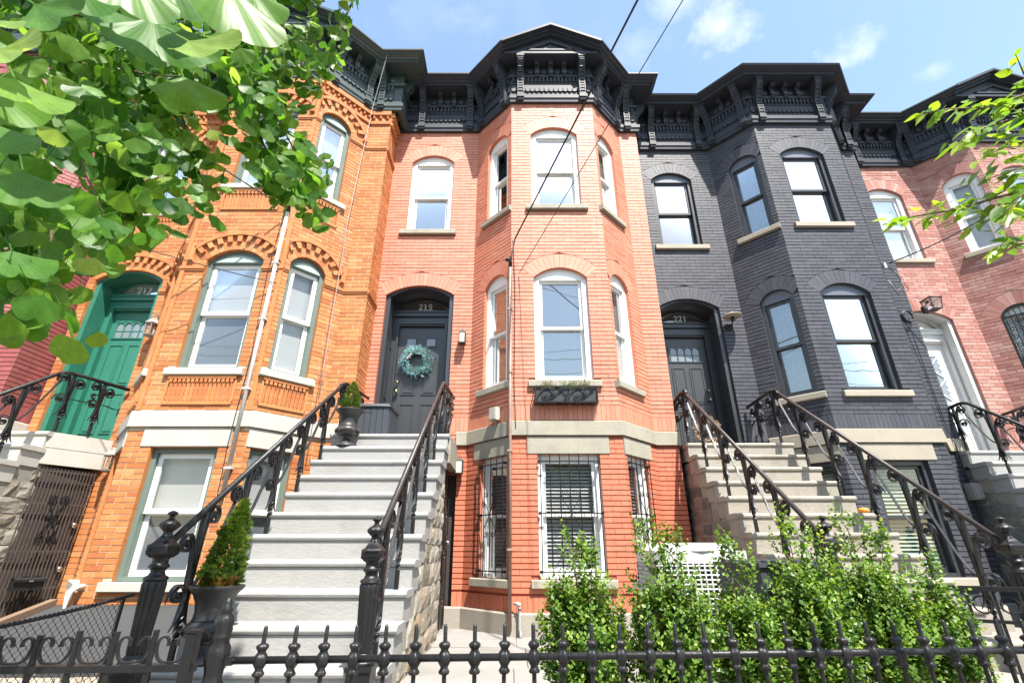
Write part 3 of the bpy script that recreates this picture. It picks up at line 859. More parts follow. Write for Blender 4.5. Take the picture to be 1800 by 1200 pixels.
def cornice(root, segs, pts, cfg):
    m = M[cfg['cornice']]
    dz = cfg.get('czoff', 0.0)
    top = cfg.get('ctop', 'crown')
    mb = MB()
    z = lambda v: v+dz
    sweep(mb, [(-.05,z(7.66)),(.028,z(7.66)),(.028,z(8.60)),(-.05,z(8.60))], pts)
    co = obj('cornice', mb, m, root)
    mb = MB(); sweep(mb, [(.0,z(7.62)),(.055,z(7.62)),(.060,z(7.67)),(.078,z(7.70)),(.078,z(7.775)),(.064,z(7.785)),(0,z(7.785))], pts); obj('base_moulding', mb, m, co)
    mb = MB(); sweep(mb, [(.0,z(8.245)),(.075,z(8.25)),(.085,z(8.27)),(.085,z(8.295)),(.05,z(8.31)),(0,z(8.31))], pts); obj('shelf_moulding', mb, m, co)
    if top == 'crown':
        prof = [(-.3,z(8.592)),(.31,z(8.592)),(.31,z(8.645)),(.335,z(8.65)),(.345,z(8.675)),(.39,z(8.69)),(.425,z(8.725)),(.46,z(8.735)),(.46,z(8.765)),(-.3,z(8.79))]
    else:
        prof = [(-.3,z(8.592)),(.34,z(8.592)),(.34,z(8.665)),(.46,z(8.70)),(.475,z(8.735)),(-.3,z(8.76))]
    if cfg.get('pediment'):
        for run in ([0, 1], list(range(3, len(pts)-1))):
            mb = MB(); sweep(mb, prof, pts, run); obj('crown_moulding', mb, m, co)
        mb = MB(); sweep(mb, [(-.3,z(8.592)),(.31,z(8.592)),(.31,z(8.645)),(-.3,z(8.66))], pts, [2]); obj('fascia', mb, m, co)
    else:
        mb = MB(); sweep(mb, prof, pts); obj('crown_moulding', mb, m, co)
    bm = bracket_mesh('bracket', m, .115, z(7.72), z(8.592), .27)
    mm = bracket_mesh('modillion', m, .075, z(8.33), z(8.592), .15, 5)
    med = MB(); med.lathe([(.078,0),(.078,.012),(.060,.030),(.030,.038),(.002,.040)], (0,0,0), 14, cap=False)
    md = med.mesh('medallion', m)
    for sg in segs:
        brs = sg.brs
        L = sg.L
        ang = math.atan2(sg.u.y, sg.u.x)
        for s in brs:
            q = sg.p0 + sg.u*s + sg.n*.028
            o = link('bracket', bm, co, (q.x, q.y, EYE)); o.rotation_euler.z = ang
        # bays between brackets: modillions, medallions, dentils, scallops
        ed = [-.0] + list(brs) + [L]
        for k in range(len(ed)-1):
            x0 = ed[k] + (.06 if k > 0 else .0); x1 = ed[k+1] - (.06 if k < len(ed)-2 else .0)
            span = x1-x0
            if span < .06: continue
            nm = int(round(span/.27)) - 1 if 0 < k < len(ed)-2 else 0
            nm = max(nm, 0)
            for j in range(nm):
                s = x0 + span*(j+1)/(nm+1); q = sg.p0 + sg.u*s + sg.n*.028
                o = link('modillion', mm, co, (q.x, q.y, EYE)); o.rotation_euler.z = ang
            for j in range(nm+1):
                if span/(nm+1) < .13: continue
                s = x0 + span*(j+.5)/(nm+1); q = sg.p0 + sg.u*s + sg.n*.028
                o = link('medallion', md, co, (q.x, q.y, R(z(8.42))))
                o.rotation_euler = (PI/2, 0, ang); o.scale = (.9, .9, 1)
    mb = MB(); mb2 = MB()
    for sg in segs:
        n = max(2, int(round(sg.L/.072))); g = sg.L/n
        mb.f = sg.F
        for k in range(n):
            mb.box(g*(k+.25), g*(k+.8), .02, .068, z(8.14), z(8.244))
            mb.box(g*(k+.25), g*(k+.8), .02, .05, z(8.105), z(8.14))
        mb.box(0, sg.L, .02, .045, z(8.085), z(8.104))
        n = max(2, int(round(sg.L/.088))); g = sg.L/n
        mb2.f = sg.F
        for k in range(n):
            pl = [(g*k+.001, z(8.06)), (g*(k+1)-.001, z(8.06))] + [(g*(k+.5)+g*.5*math.cos(t*PI/7), z(7.95)-g*.62*math.sin(t*PI/7)) for t in range(8)]
            pl = pl[:2] + [(min(max(x, g*k+.001), g*(k+1)-.001), zz) for x, zz in pl[2:]]
            mb2.prism([(s, .02, zz) for s, zz in reversed(pl)], (0, .032, 0))
            mb2.box(g*(k+1)-.010, g*(k+1)+.010, .02, .058, z(7.955), z(7.99)) if k < n-1 else None
    obj('dentils', mb, m, co)['kind'] = 'stuff'
    obj('scallops', mb2, m, co)['kind'] = 'stuff'
    if cfg.get('pediment'):
        sg = segs[2]; F = sg.F
        s0, s1, sm_ = -.19, sg.L+.19, sg.L/2; zb0 = z(8.70); zp = z(9.17)
        mb = MB(F)
        mb.prism([(s0+.06, -.9, zb0-.05), (s1-.06, -.9, zb0-.05), (sm_, -.9, zp-.06)], (0, 1.17, 0))
        pe = obj('pediment', mb, m, co)
        for (xa, xb) in ((s0, sm_), (s1, sm_)):
            mb = MB(F)
            for (dd, t0, t1) in ((.345, -.075, -.03), (.395, -.03, .02), (.465, .02, .075)):
                mb.prism([(xa, -.9, zb0+t0), (xb, -.9, zp+t0), (xb, -.9, zp+t1), (xa, -.9, zb0+t1)], (0, .9+dd, 0))
            obj('raking_moulding', mb, m, pe)
        mb = MB(); w2 = .36; zc = z(8.71)
        for (pa, pb) in (((sm_-w2*1.25, zc), (sm_, zc+.22)), ((sm_, zc+.22), (sm_+w2*1.25, zc)), ((sm_-w2*1.25, zc), (sm_+w2*1.25, zc))):
            mb.ribbon([pa, pb], .05, .035, frame=lambda p, q, o: F(p, .28+o, q))
        obj('pediment_panel', mb, m, pe)
    return co
def project(p):
    x, y, z = p[0], p[1], p[2]-EYE
    dep = y*math.cos(PITCH) + z*math.sin(PITCH)
    up = -y*math.sin(PITCH) + z*math.cos(PITCH)
    if dep < .05: return None
    return 900 + FPX*x/dep, 600 - FPX*up/dep, dep

WZ = dict(base=(-.33, 1.16, 0), main=(2.19, 3.88, .18), upper=(5.27, 6.86, .18))
def house(cfg):
    ox, Y = cfg['ox'], cfg['Y']
    root = thing('row_house', cfg['label'], 'house', (ox, Y, 0), 'attached brick row houses')
    xl, xr = cfg.get('xl', -2.28), cfg.get('xr', 2.47)
    pts = [(xl,0), (-.66,0), (-.01,-.68), (1.49,-.68), (2.13,0), (xr,0), (xr,.60)]
    segs = [Seg(a, b) for a, b in zip(pts, pts[1:])]
    A, B, Cc, D, E, Rr = segs
    RG = cfg.get('ring', .25)
    def op(sg, sc, w, lvl, ring=None):
        zb, zs, rise = WZ[lvl]
        o = Op(sc, w, zb, zs, rise, RG if rise else 0)
        sg.op.append(o); o.lvl = lvl
        if rise == 0: sg.blk.append((sc-w/2-.14, sc+w/2+.14, zs, 1.405))
        sg.blk.append((sc-w/2-.10, sc+w/2+.10, zb-.105, zb))
        return o
    wins = []
    da, db = cfg['door_x']
    door_op = Op((da+db)/2-xl, db-da, 1.30, 3.95, .18, RG); A.op.append(door_op)
    wins.append((A, op(A, cfg.get('ax', -1.515)-xl, .81, 'upper')))
    for lv in ('base', 'main', 'upper'):
        if cfg.get('no_d'): break
        wins.append((D, op(D, .34, .54, lv)))
    for lv in ('base', 'main', 'upper'):
        wins.append((B, op(B, B.L-.36, .54, lv)))
        wins.append((Cc, op(Cc, .76, .83, lv)))
    base_door = None
    if cfg.get('base_door'):
        a, b = cfg['base_door']
        base_door = Op((a+b)/2-xl, b-a, -.93, 1.0); A.op.append(base_door)
    # stone courses
    for sg in segs:
        a0 = 0
        if sg is A: a0 = cfg.get('belt_from', db+.12)-xl
        sg.blk.append((a0, sg.L, 1.41, 1.61))
    if cfg.get('rich'):
        for sg in segs:
            for z in (3.80, ):
                sg.blk.append((0, sg.L, z, z+.045)) if sg in () else None
    # wall backing
    mb = MB()
    for sg in segs:
        mb.f = sg.F
        backing(sg, mb, -.98, 8.62, -cfg.get('jd', .014))
    mb.mi = 1
    for sg in segs:
        mb.f = sg.F; mb.tone = .4
        reveals(sg, mb, .22, -cfg.get('jd', .014))
    wall = obj('wall', mb, [M[cfg['joint']], M[cfg['brick']]], root)
    # bricks: the ones that show largest are single objects, the rest one mesh
    lst = []
    for k, sg in enumerate(segs):
        if 'ABCDER'[k] in cfg.get('skip', ''): continue
        for b in brick_list(sg, cfg):
            q = b[0]
            cs = sum(e[0] for e in q)/4; cz = sum(e[1] for e in q)/4
            wx, wy, wz = sg.F(cs, 0, cz); wp = Vector((wx+ox, wy+Y, wz))
            pr = project(wp); sc = 0
            if pr and -10 < pr[0] < 1810 and -10 < pr[1] < 1210:
                v = (Vector((0,0,EYE))-wp).normalized()
                cosv = v.x*sg.n.x + v.y*sg.n.y
                ar = abs((q[1][0]-q[0][0])*(q[3][1]-q[0][1]))
                sc = max(cosv, 0)*ar/pr[2]**2
                if sg is A and cz < 1.4: sc *= .2
                if pr[1] > 1090: sc *= .1
                if cfg['num'] == '217' and pr[0] < 420 and pr[1] < 420: sc *= .1
                if cfg['num'] == '221' and cz < .6: sc *= .3
            lst.append((sc, sg, b))
    lst.sort(key=lambda e: -e[0])
    cut = cfg.get('single', 300)
    for sc, sg, b in lst[:cut]:
        mb = MB(); add_brick(mb, sg, b); obj('brick', mb, M[cfg['brick']], wall)
    mb = MB()
    for sc, sg, b in lst[cut:]: add_brick(mb, sg, b)
    obj('bricks', mb, M[cfg['brick']], wall)['kind'] = 'stuff'
    # plinth and belt
    mb = MB(); sweep(mb, [(-.05,-.99),(.035,-.99),(.035,-.70),(.02,-.682),(-.05,-.682)], pts); obj('plinth', mb, M[cfg.get('plinth', 'plinth')], root)
    st = cfg['stone']
    prof = [(-.05,1.412),(.033,1.412),(.033,1.598),(.022,1.609),(-.05,1.609)]
    full = {d: offs(pts, d) for d, z in prof}
    for i, sg in enumerate(segs):
        mb = MB(); ring_a, ring_b = [], []
        for d, z in prof:
            a, b = full[d][i], full[d][i+1]
            if sg is A:
                a = sg.p0 + sg.u*(cfg.get('belt_from', db+.12)-xl) + sg.n*d
            ring_a.append((a.x, a.y, R(z))); ring_b.append((b.x, b.y, R(z)))
        k = len(prof); ia = mb.verts(ring_a); ib = mb.verts(ring_b)
        for j in range(k):
            j2 = (j+1) % k; mb.face((ia+j, ib+j, ib+j2, ia+j2))
        mb.face(tuple(ia+j for j in range(k-1,-1,-1))); mb.face(tuple(ib+j for j in range(k)))
        obj('belt_stone', mb, M[st], root)
    # windows with sills and lintels
    for sg, o in wins:
        key = 'ABCD'[segs.index(sg)] + '_' + o.lvl
        s = dict(cfg['win']); s.update(cfg.get('wins', {}).get(key, {}))
        window(root, sg, o, s)
        stone_block(root, sg, 'window_sill', cfg.get('sill', st), o.sc-o.w/2-.10, min(o.sc+o.w/2+.10, sg.L+.0), o.zb-.10, o.zb-.003, .055)
        if o.lvl == 'base':
            stone_block(root, sg, 'lintel', st, max(o.sc-o.w/2-.135, .01), min(o.sc+o.w/2+.135, sg.L-.01), o.zs+.002, 1.402, .012)
        if cfg.get('grilles') and o.lvl == 'base': grille(root, sg, o)
        if cfg.get('iron_b') and key == 'B_main': iron_shutter(root, sg, o)
        if cfg.get('rich') and o.lvl != 'base': panel_below(root, sg, o, cfg)
    if cfg.get('door', True): door(root, A, door_op, cfg)
    if base_door:
        mb = MB(A.F); o = base_door
        mb.box(o.sc-o.w/2, o.sc+o.w/2, -.16, -.12, o.zb, o.zs)
        obj('basement_door', mb, M['gate_brown'], root)
    if cfg.get('rich'): ornaments(root, segs, cfg, wins, door_op)
    # cornice
    A.brs = [xi-xl for xi in cfg.get('abr', (-1.80, -.84))]
    B.brs = [.16, B.L-.13]; Cc.brs = [.17, 1.33]; D.brs = [.13, D.L-.16]; E.brs = [.17]; Rr.brs = [.18]
    ce = cfg.get('cext', 0); cp = list(pts); cp[-2] = (xr+ce, 0); cp[-1] = (xr+ce, .52)
    cornice(root, segs if not cfg.get('no_return') else segs[:-1], cp, cfg)
    # roof and mass behind
    mb = MB(); mb.box(xl+.02, xr-.02, .05, 11, R(8.60), R(8.66)); obj('roof', mb, M['roof'], root)
    mb = MB(); mb.box(xl+.01, xr-.01, .62, 11, 0, R(8.59)); obj('party_wall', mb, M[cfg['joint']], root)
    return root, segs

def spiral(c, r0, r1, a0, turns, n=18):
    out = []
    for k in range(n+1):
        t = k/n; a = a0 + turns*2*PI*t; r = r0 + (r1-r0)*t
        out.append((c[0]+r*math.cos(a), c[1]+r*math.sin(a)))
    return out
def bez(p0, p1, p2, p3, n=10):
    out = []
    for k in range(n+1):
        t = k/n; q = 1-t
        out.append((q**3*p0[0]+3*q*q*t*p1[0]+3*q*t*t*p2[0]+t**3*p3[0], q**3*p0[1]+3*q*q*t*p1[1]+3*q*t*t*p2[1]+t**3*p3[1]))
    return out
def grille(root, sg, o):
    F = sg.F; d = .03
    a, b = o.sc-o.w/2+.02, o.sc+o.w/2-.02; z0, z1 = o.zb+.05, o.zs-.0
    n = 7 if o.w > .7 else 5
    mb = MB()
    for z in (z0+.03, (z0+z1)/2-.02, z1-.10):
        mb.ribbon([(a, z), (b, z)], .012, .014, frame=lambda p, q, w: F(p, d+w, q))
        for s in (a, b):
            c = F(s, d-.02, z); n_ = sg.n; u_ = sg.u
            mb.obox(c, (u_.x*.016, u_.y*.016, 0), (n_.x*.035, n_.y*.035, 0), (0,0,.016))
    g = obj('window_grille', mb, M['iron'], root)
    for k in range(n):
        s = a + (b-a)*k/(n-1)*.96 + (b-a)*.02
        mb = MB(); mb.tube([F(s, d+.012, z0-.03), F(s, d+.012, z1)], .0075, 6); obj('grille_bar', mb, M['iron'], g)
    mb = MB(); cx = (a+b)/2; zc = (z0+z1)/2-.02
    for sx in (-1, 1):
        for sz in (-1, 1):
            p = bez((cx, zc), (cx+sx*.05, zc+sz*.12), (cx+sx*.13, zc+sz*.14), (cx+sx*.11, zc+sz*.24), 8)
            sp = spiral((cx+sx*.07, zc+sz*.24), .04, .008, 0 if sx > 0 else PI, sx*sz*1.2, 14)
            mb.ribbon(p+sp, .008, .008, frame=lambda p_, q, w: F(p_, d+.022+w, q))
    c = F(cx, d+.026, zc); mb.ball(c, .02, 8, 6)
    obj('grille_scroll', mb, M['iron'], g)

def iron_shutter(root, sg, o):
    """arched black iron screen full of curls"""
    F = sg.F; d = -.02; a, b = o.sc-o.w/2+.02, o.sc+o.w/2-.02
    fr = lambda p, q, w: F(p, d+w, q)
    mb = MB()
    pts = [(a, o.zb+.02), (a, o.zs)] + [(a+(b-a)*k/10, o.top(a+(b-a)*k/10)-.03) for k in range(11)] + [(b, o.zs), (b, o.zb+.02)]
    mb.ribbon(pts, .03, .03, fr)
    for z in (o.zb+.03, o.zs-.02, (o.zb+o.zs)/2): mb.ribbon([(a, z), (b, z)], .03, .025, fr)
    g = obj('iron_screen', mb, M['iron'], root)
    for k in range(7):
        p = a+(b-a)*(k+.5)/7; mb = MB(); mb.ribbon([(p, o.zb+.03), (p, o.top(p)-.04)], .012, .012, fr); obj('screen_bar', mb, M['iron'], g)
    mb = MB()
    for j in range(11):
        for i in range(4):
            c = (a+(b-a)*(i+.5)/4, o.zb+.12+.145*j)
            mb.ribbon(spiral(c, .055, .012, j*1.3+i, 1.3*(1 if (i+j) % 2 else -1), 12), .012, .012, fr)
    obj('screen_scrolls', mb, M['iron'], g)['kind'] = 'stuff'
def panel_below(root, sg, o, cfg):
    """reeded brick panel under a sill of the ochre house"""
    w = o.w + .02; a = o.sc-w/2; b = o.sc+w/2
    if b > sg.L-.02: b = sg.L-.02
    z1 = o.zb-.13; z0 = z1-.34
    n = int((b-a)/.055)
    mb = MB(sg.F)
    for k in range(n):
        x0 = a+(b-a)*k/n; x1 = a+(b-a)*(k+1)/n; xm = (x0+x1)/2
        mb.tone = random.random()
        mb.prism([(x0, -.01, z0+.03), (xm, .028, z0+.03), (x1, -.01, z0+.03)], (0, 0, .24))
        mb.prism([(x0+.008, -.01, z1-.065), (x0+.008, .03, z1-.065), (x1-.012, .03, z1-.065), (x1-.012, -.01, z1-.065)], (0, 0, .05))
    mb.tone = .8
    mb.box(a-.02, b+.02, -.01, .018, z0-.02, z0+.026); mb.box(a-.02, b+.02, -.01, .034, z1-.014, z1+.024)
    mb.box(a-.03, a-.003, -.01, .018, z0+.026, z1-.014); mb.box(b+.003, b+.03, -.01, .018, z0+.026, z1-.014)
    obj('brick_panel', mb, M['orange_dark'], root)
def ornaments(root, segs, cfg, wins, door_op):
    """raised hoods, ears and string courses of the ochre brick front"""
    for sg in segs:
        if sg is segs[5]: ops = []
        else: ops = [o for o in sg.op if o.rise > 0]
        for o in ops:
            r0 = o.Rr + o.ring; mb = MB(sg.F); n = 14
            pt = lambda t, r: (min(max(o.sc+math.sin(t)*r, 0), sg.L), o.zc+math.cos(t)*r)
            th = o.th
            for k in range(n):
                t0, t1 = -th+2*th*k/n, -th+2*th*(k+1)/n
                q = [pt(t0, r0-.002), pt(t1, r0-.002), pt(t1, r0+.055), pt(t0, r0+.055)]
                mb.tone = random.random()
                mb.prism([(s, -.01, z) for s, z in q], (0, .052, 0))
            for sx in (-1, 1):                 # stepped ears at the springing
                s = o.sc + sx*(math.sin(th)*(r0)+.045)
                if 0.03 < s < sg.L-.03:
                    mb.box(s-.032, s+.032, -.01, .042, o.zs-.02, o.zs+.27)
                    for j in range(2):
                        s2 = s + sx*(.07*j-.03)
                        if 0.02 < s2 < sg.L-.02:
                            mb.prism([(s2-.024, -.01, o.zs-.075), (s2, .04, o.zs-.025), (s2+.024, -.01, o.zs-.075)], (0,0,.05))
            obj('arch_hood', mb, M['orange_dark'], root)
        # string courses stop at the openings
        for zc in (3.72, 6.70):
            cuts = [(o.sc-o.w/2, o.sc+o.w/2) for o in sg.op if o.zb < zc < o.zs]
            iv = [(0, sg.L)]
            for a, b in cuts:
                nv = []
                for p, q in iv:
                    if b <= p or a >= q: nv.append((p, q)); continue
                    if a > p: nv.append((p, a))
                    if b < q: nv.append((b, q))
                iv = nv
            for a, b in iv:
                if b-a < .05: continue
                mb = MB(sg.F); mb.box(a, b, -.01, .026, zc, zc+.045); mb.box(a, b, -.01, .014, zc-.03, zc-.001)
                obj('string_course', mb, M['orange_dark'], root)
        # corbel table of saw-tooth bricks below the cornice
        mb = MB(sg.F); n = max(2, int(sg.L/.10))
        for k in range(n):
            x0 = sg.L*k/n; x1 = sg.L*(k+1)/n; xm = (x0+x1)/2; mb.tone = random.random()
            mb.prism([(x0, -.01, 7.44), (xm, .05, 7.44), (x1, -.01, 7.44)], (0,0,.062))
            mb.prism([(x0+.04, -.01, 7.37), (xm+.04, .035, 7.37), (min(x1+.04, sg.L+.01), -.01, 7.37)], (0,0,.062))
        mb.box(0, sg.L, -.01, .055, 7.506, 7.60); mb.box(0, sg.L, -.01, .03, 7.30, 7.365)
        obj('corbel_course', mb, M['orange_dark'], root)
        # corner strips of the bay
    for i in (2,):
        sg = segs[i]
        for s in (.04, sg.L-.04):
            mb = MB(sg.F); mb.box(s-.03, s+.03, -.01, .012, 1.63, 7.29)
            obj('corner_strip', mb, M['orange'], root)

H219 = dict(num='219', two_tone=True, ox=0, Y=7.1, brick='red', joint='red_joint', stone='stone_grey', cornice='cornice_black', pediment=True, plinth='plinth',
    label='salmon painted brick row house with black door and black pedimented cornice', door_x=(-2.13,-.98), door_m='door_black', door_frame_m='frame_black', leaf_style='six',
    soldier=[(-.68,-.50),(1.62,1.84),(7.49,7.66)], belt_from=-.83, base_door=(-1.72,-.80), num_dx=.02, knob=.07, grilles=True,
    win=dict(frame='white', jamb=.085, head=.02, inside='shade', sash='white'),
    wins={'B_main': dict(inside='curtain', glass='glass_dark', cside=-1), 'B_upper': dict(inside='dark', glass='glass_dark'), 'D_main': dict(inside='curtain', glass='glass_dark', cside=1),
          'D_upper': dict(inside='curtain', glass='glass_dark', cside=1), 'C_base': dict(inside='slats', glass='glass_dark', jamb=.06, slat=.045), 'B_base': dict(inside='slats', glass='glass_dark', jamb=.05, slat=.045),
          'D_base': dict(inside='slats', glass='glass_dark', jamb=.05, slat=.045)})
H217 = dict(num='217', cext=.13, ddeep=-.33, ox=-4.79, Y=6.61, xl=-1.98, xr=2.51, brick='orange', joint='orange_joint', stone='stone_pale', cornice='cornice_green', pediment=True, czoff=.012, rich=True,
    label='ochre brick row house with green door and pale sage window frames', door_x=(-1.86,-.78), door_m='green', door_frame_m='green', leaf_style='arch4', ring=.24, ring_rows=[(0,.125),(.125,.24)], dentil_ring=True,
    hj=.011, vj=.009, jd=.005, soldier=[], knob=.90, ax=-1.36, belt_from=-.45, abr=(-1.55,-.80), lpane='sky_pane', leaf=None,
    win=dict(frame='sage', jamb=.06, head=.03, inside='half', sash='white', sash_w=.06, headm='sage', shell=True, glass='glass_dark', deep=.06),
    wins={'D_main': dict(inside='blind'), 'C_upper': dict(inside='blind'), 'D_upper': dict(inside='blind'), 'A_upper': dict(inside='shade')})
H217.pop('leaf')
H221 = dict(num='221', ox=4.73, Y=7.57, xr=2.39, brick='black', joint='black_joint', stone='stone_beige', cornice='cornice_black', pediment=False, ctop='plain', czoff=.006,
    label='charcoal painted brick row house with black windows and flat topped cornice', door_x=(-2.15,-1.04), door_m='door_black', door_frame_m='frame_black', leaf_style='arch4', no_d=True,
    soldier=[(-.68,-.50),(1.62,1.84)], belt_from=-.62, num_dx=.0, knob=.90,
    win=dict(frame='frame_black', jamb=.065, head=.02, inside='shade', sash='frame_black', headm='lunette', glass='glass'),
    wins={'B_main': dict(inside='lace'), 'B_upper': dict(inside='lace'), 'A_upper': dict(inside='lace'), 'C_upper': dict(inside='lace'), 'C_main': dict(inside='half_lace', mid=.48), 'C_base': dict(inside='slats', slat=.05, slatm='green_slat', glass='glass_dark'), 'B_base': dict(inside='slats', slatm='green_slat', slat=.05, glass='glass_dark'),
          'D_base': dict(inside='slats', slatm='green_slat', glass='glass_dark')})
M['green_slat'] = mat('pale_green_slat', (.50,.60,.48), 0.6, 0.05, 5)
H221['wins']['C_main'] = dict(inside='lace')
H223 = dict(num='223', leaf_in=.045, ddeep=-.24, ox=9.35, Y=8.04, xl=-2.23, brick='rose', joint='rose_joint', stone='stone_beige', cornice='cornice_black', pediment=True, czoff=.003, skip='R',
    label='pale rose brick row house with white arched door and white windows', door_x=(-2.16,-1.10), door_m='white_door', door_frame_m='white_door', leaf_style='lattice', iron_b=True,
    hj=.010, vj=.008, jd=.005, soldier=[(1.62,1.84)], belt_from=-.70, single=200,
    win=dict(frame='white', jamb=.09, head=.02, inside='blind', sash='white', glass='glass_dark'))
H215 = dict(num='213', ox=-9.22, Y=6.12, xr=2.40, brick='pink', joint='pink_joint', stone='stone_pale', cornice='cornice_green', pediment=True, czoff=.018, skip='AB', door=False,
    label='dusky pink painted brick row house behind the ginkgo branches', door_x=(-2.12,-1.02), door_m='door_black', door_frame_m='frame_black', leaf_style='six',
    soldier=[(1.62,1.84)], belt_from=-.70, single=160, win=dict(frame='white', jamb=.08, head=.02, inside='blind', sash='white'))
# ------------------------------------------------------------------ stoops
RISE, RUN = .208, .25
def rough_block(mb, F, a, b, z0, z1, d=.03, g=4):
    mb.tone = random.random()
    idx = []
    rows = []
    tilt, tl2 = rnd(-.010,.010), rnd(-.010,.010)
    for j in range(g):
        pts = []
        for i in range(g):
            s = a+(b-a)*i/(g-1); z = z0+(z1-z0)*j/(g-1)
            e = (i in (0, g-1)) or (j in (0, g-1))
            dd = d*(.25 if e else 1.0) + rnd(-.006,.007) + tilt*(i/(g-1)-.5) + tl2*(j/(g-1)-.5)
            pts.append(F(s + (rnd(-.008,.008)), dd, z + rnd(-.008,.008)))
        rows.append(mb.verts(pts))
    for j in range(g-1):
        for i in range(g-1):
            mb.face((rows[j]+i, rows[j]+i+1, rows[j+1]+i+1, rows[j+1]+i))
    bk = mb.verts([F(a, -.05, z0), F(b, -.05, z0), F(b, -.05, z1), F(a, -.05, z1)])
    mb.face((bk, bk+1, rows[0]+g-1) + tuple(rows[0]+i for i in range(g-2, -1, -1)))
    mb.face((bk+2, bk+3, rows[g-1]) + tuple(rows[g-1]+i for i in range(1, g)))
    mb.face((bk+1, bk+2) + tuple(rows[j]+g-1 for j in range(g-1, -1, -1)))
    mb.face((bk+3, bk) + tuple(rows[j] for j in range(0, g)))
def stoop(label, x0, x1, L, ywall, z0, n, m_step, m_stone, side, wall_end=None, floor=-.95, slab_m=None, cover=.0):
    """flight of n steps from a landing whose nosing is at distance L, heights from eye level"""
    root = thing('stoop', label, 'front steps', ((x0+x1)/2, L, R(floor)), 'front stoops of the row houses')
    o0 = Vector(root.location)
    def P(mb): mb.f = lambda x, y, z: (x-o0.x, y-o0.y, z-o0.z+EYE)
    nose = [(0, -.045), (.012, -.062), (.034, -.062), (.048, -.050), (.054, -.031), (.048, -.012), (.034, 0)]
    for k in range(n+1):
        z = z0 - RISE*k; y = L - RUN*k
        yb = ywall-.004 if k == 0 else y + RUN + .05
        mb = MB(); P(mb)
        # slab with a rounded nosing wrapping the front and both ends
        prof = [(yb, z), (y+.02, z), (y+.006, z-.004), (y-.006, z-.016), (y-.010, z-.030), (y-.006, z-.044), (y+.006, z-.055), (y+.02, z-.058), (yb, z-.058)]
        xa, xb = x0-.02, x1+.02
        prof = [(a, b + rnd(-.0015,.0015)) for a, b in prof]
        mb.prism([(xa, a, b) for a, b in prof], (xb-xa, 0, 0))
        o = obj('tread', mb, M[m_step], root)
        mb = MB(); P(mb)
        zb = z - RISE - .0 if k < n else R(0)*0 - .0
        zb = z - RISE + .0
        mb.box(x0, x1, y+.010, yb-.002, zb-.03, z-.0585)
        obj('riser', mb, M[m_step], root)
    # core under the steps
    mb = MB(); P(mb)
    ye = wall_end if wall_end else ywall
    for k in range(n+1):
        yb = ye if k == 0 else L - RUN*(k-1) + .034
        ya = L - RUN*k + .034
        if yb - ya > .02: mb.box(x0+.012, x1-.012, ya, yb, floor-.3, z0 - RISE*k - RISE - .031 if k else z0-.30)
    obj('core', mb, M['mortar'], root)
    for sd in side:
        xs = x1 if sd > 0 else x0
        F = (lambda s, d, z: (xs + sd*(d-.012) - o0.x, s - o0.y, z - o0.z + EYE)) if sd > 0 else (lambda s, d, z: (xs + sd*(d-.012) - o0.x, s - o0.y, z - o0.z + EYE))
        h = .0
        z = floor
        row = 0
        mbk = MB()
        while z < z0 - RISE - .1:
            zh = min(rnd(.15,.20), z0-RISE-.065-z)
            y = ye
            K = (z0 - RISE - .045 - (z+zh))/RISE
            y0r = max(L - RUN*max(0, math.floor(K)) + .02, L-RUN*n+.05)
            cur = y
            while cur - y0r > .08:
                ln = rnd(.20,.42)
                if cur - ln - y0r < .14: ln = cur - y0r
                mb = MB(); mb.f = None
                a, b = cur-ln+.008, cur-.008
                rough_block(mb, F, a, b, z+.007, z+zh-.007, .016)
                if sd < 0: pass
                obj('stone', mb, M[m_stone], root)
                cur -= ln
            z += zh; row += 1
        # grey painted or cut-stone ends of each step sit flush above the rubble
    return root

# ------------------------------------------------------------------ wrought iron
NEWEL_PROF = [(.066,0),(.066,.045),(.055,.055),(.048,.085)]
def newel_mesh(name):
    """returns list of (part name, mesh) for a fluted newel, base flange at 0, 0.86 tall"""
    out = []
    mb = MB(); mb.box(-.075,.075,-.075,.075,-.42,-.005); mb.box(-.085,.085,-.085,.085,-.005,.02)
    out.append(('newel_base', mb.mesh('newel_base', M['iron'])))
    mb = MB()
    mb.lathe([(.085,.0201),(.090,.04),(.078,.055),(.056,.075),(.050,.085)], n=24)
    mb.lathe([(.046,.0851),(.050,.10),(.056,.25),(.064,.43),(.066,.465),(.060,.478)], n=48, flute=16, fa=.055)
    mb.lathe([(.062,.4781),(.070,.488),(.066,.502),(.048,.512),(.040,.53),(.044,.545),(.058,.556),(.058,.568),(.046,.580),(.044,.60),(.052,.612)], n=24)
    out.append(('newel_shaft', mb.mesh('newel_shaft', M['iron'])))
    smooth = out[-1][1]
    mb = MB()
    mb.lathe([(.066,.6121),(.090,.632),(.094,.636),(.094,.684),(.088,.690),(.072,.696),(.045,.730),(.034,.740)], n=4, rot=PI/4)
    for k in range(4):
        a = PI/2*k; ca, sa = math.cos(a), math.sin(a)
        f = lambda s, d, z: (ca*d - sa*s, sa*d + ca*s, z)
        mb.f = f; ring(mb, -.05, .05, .642, .678, .007, .071, .064); mb.f = None
    out.append(('newel_block', mb.mesh('newel_block', M['iron'])))
    mb = MB()
    mb.lathe([(.034,.7401),(.026,.755),(.026,.768),(.045,.785),(.057,.802),(.058,.812),(.048,.826),(.030,.838),(.016,.850),(.015,.862),(.020,.868),(.030,.876),(.031,.882),(.022,.892),(.002,.900)], n=28, flute=14, fa=.05)
    out.append(('finial', mb.mesh('finial', M['iron'])))
    for nm, me in out:
        me.polygons.foreach_set('use_smooth', [True]*len(me.polygons)); me.set_sharp_from_angle(angle=math.radians(40))
    return out
NEWEL = None
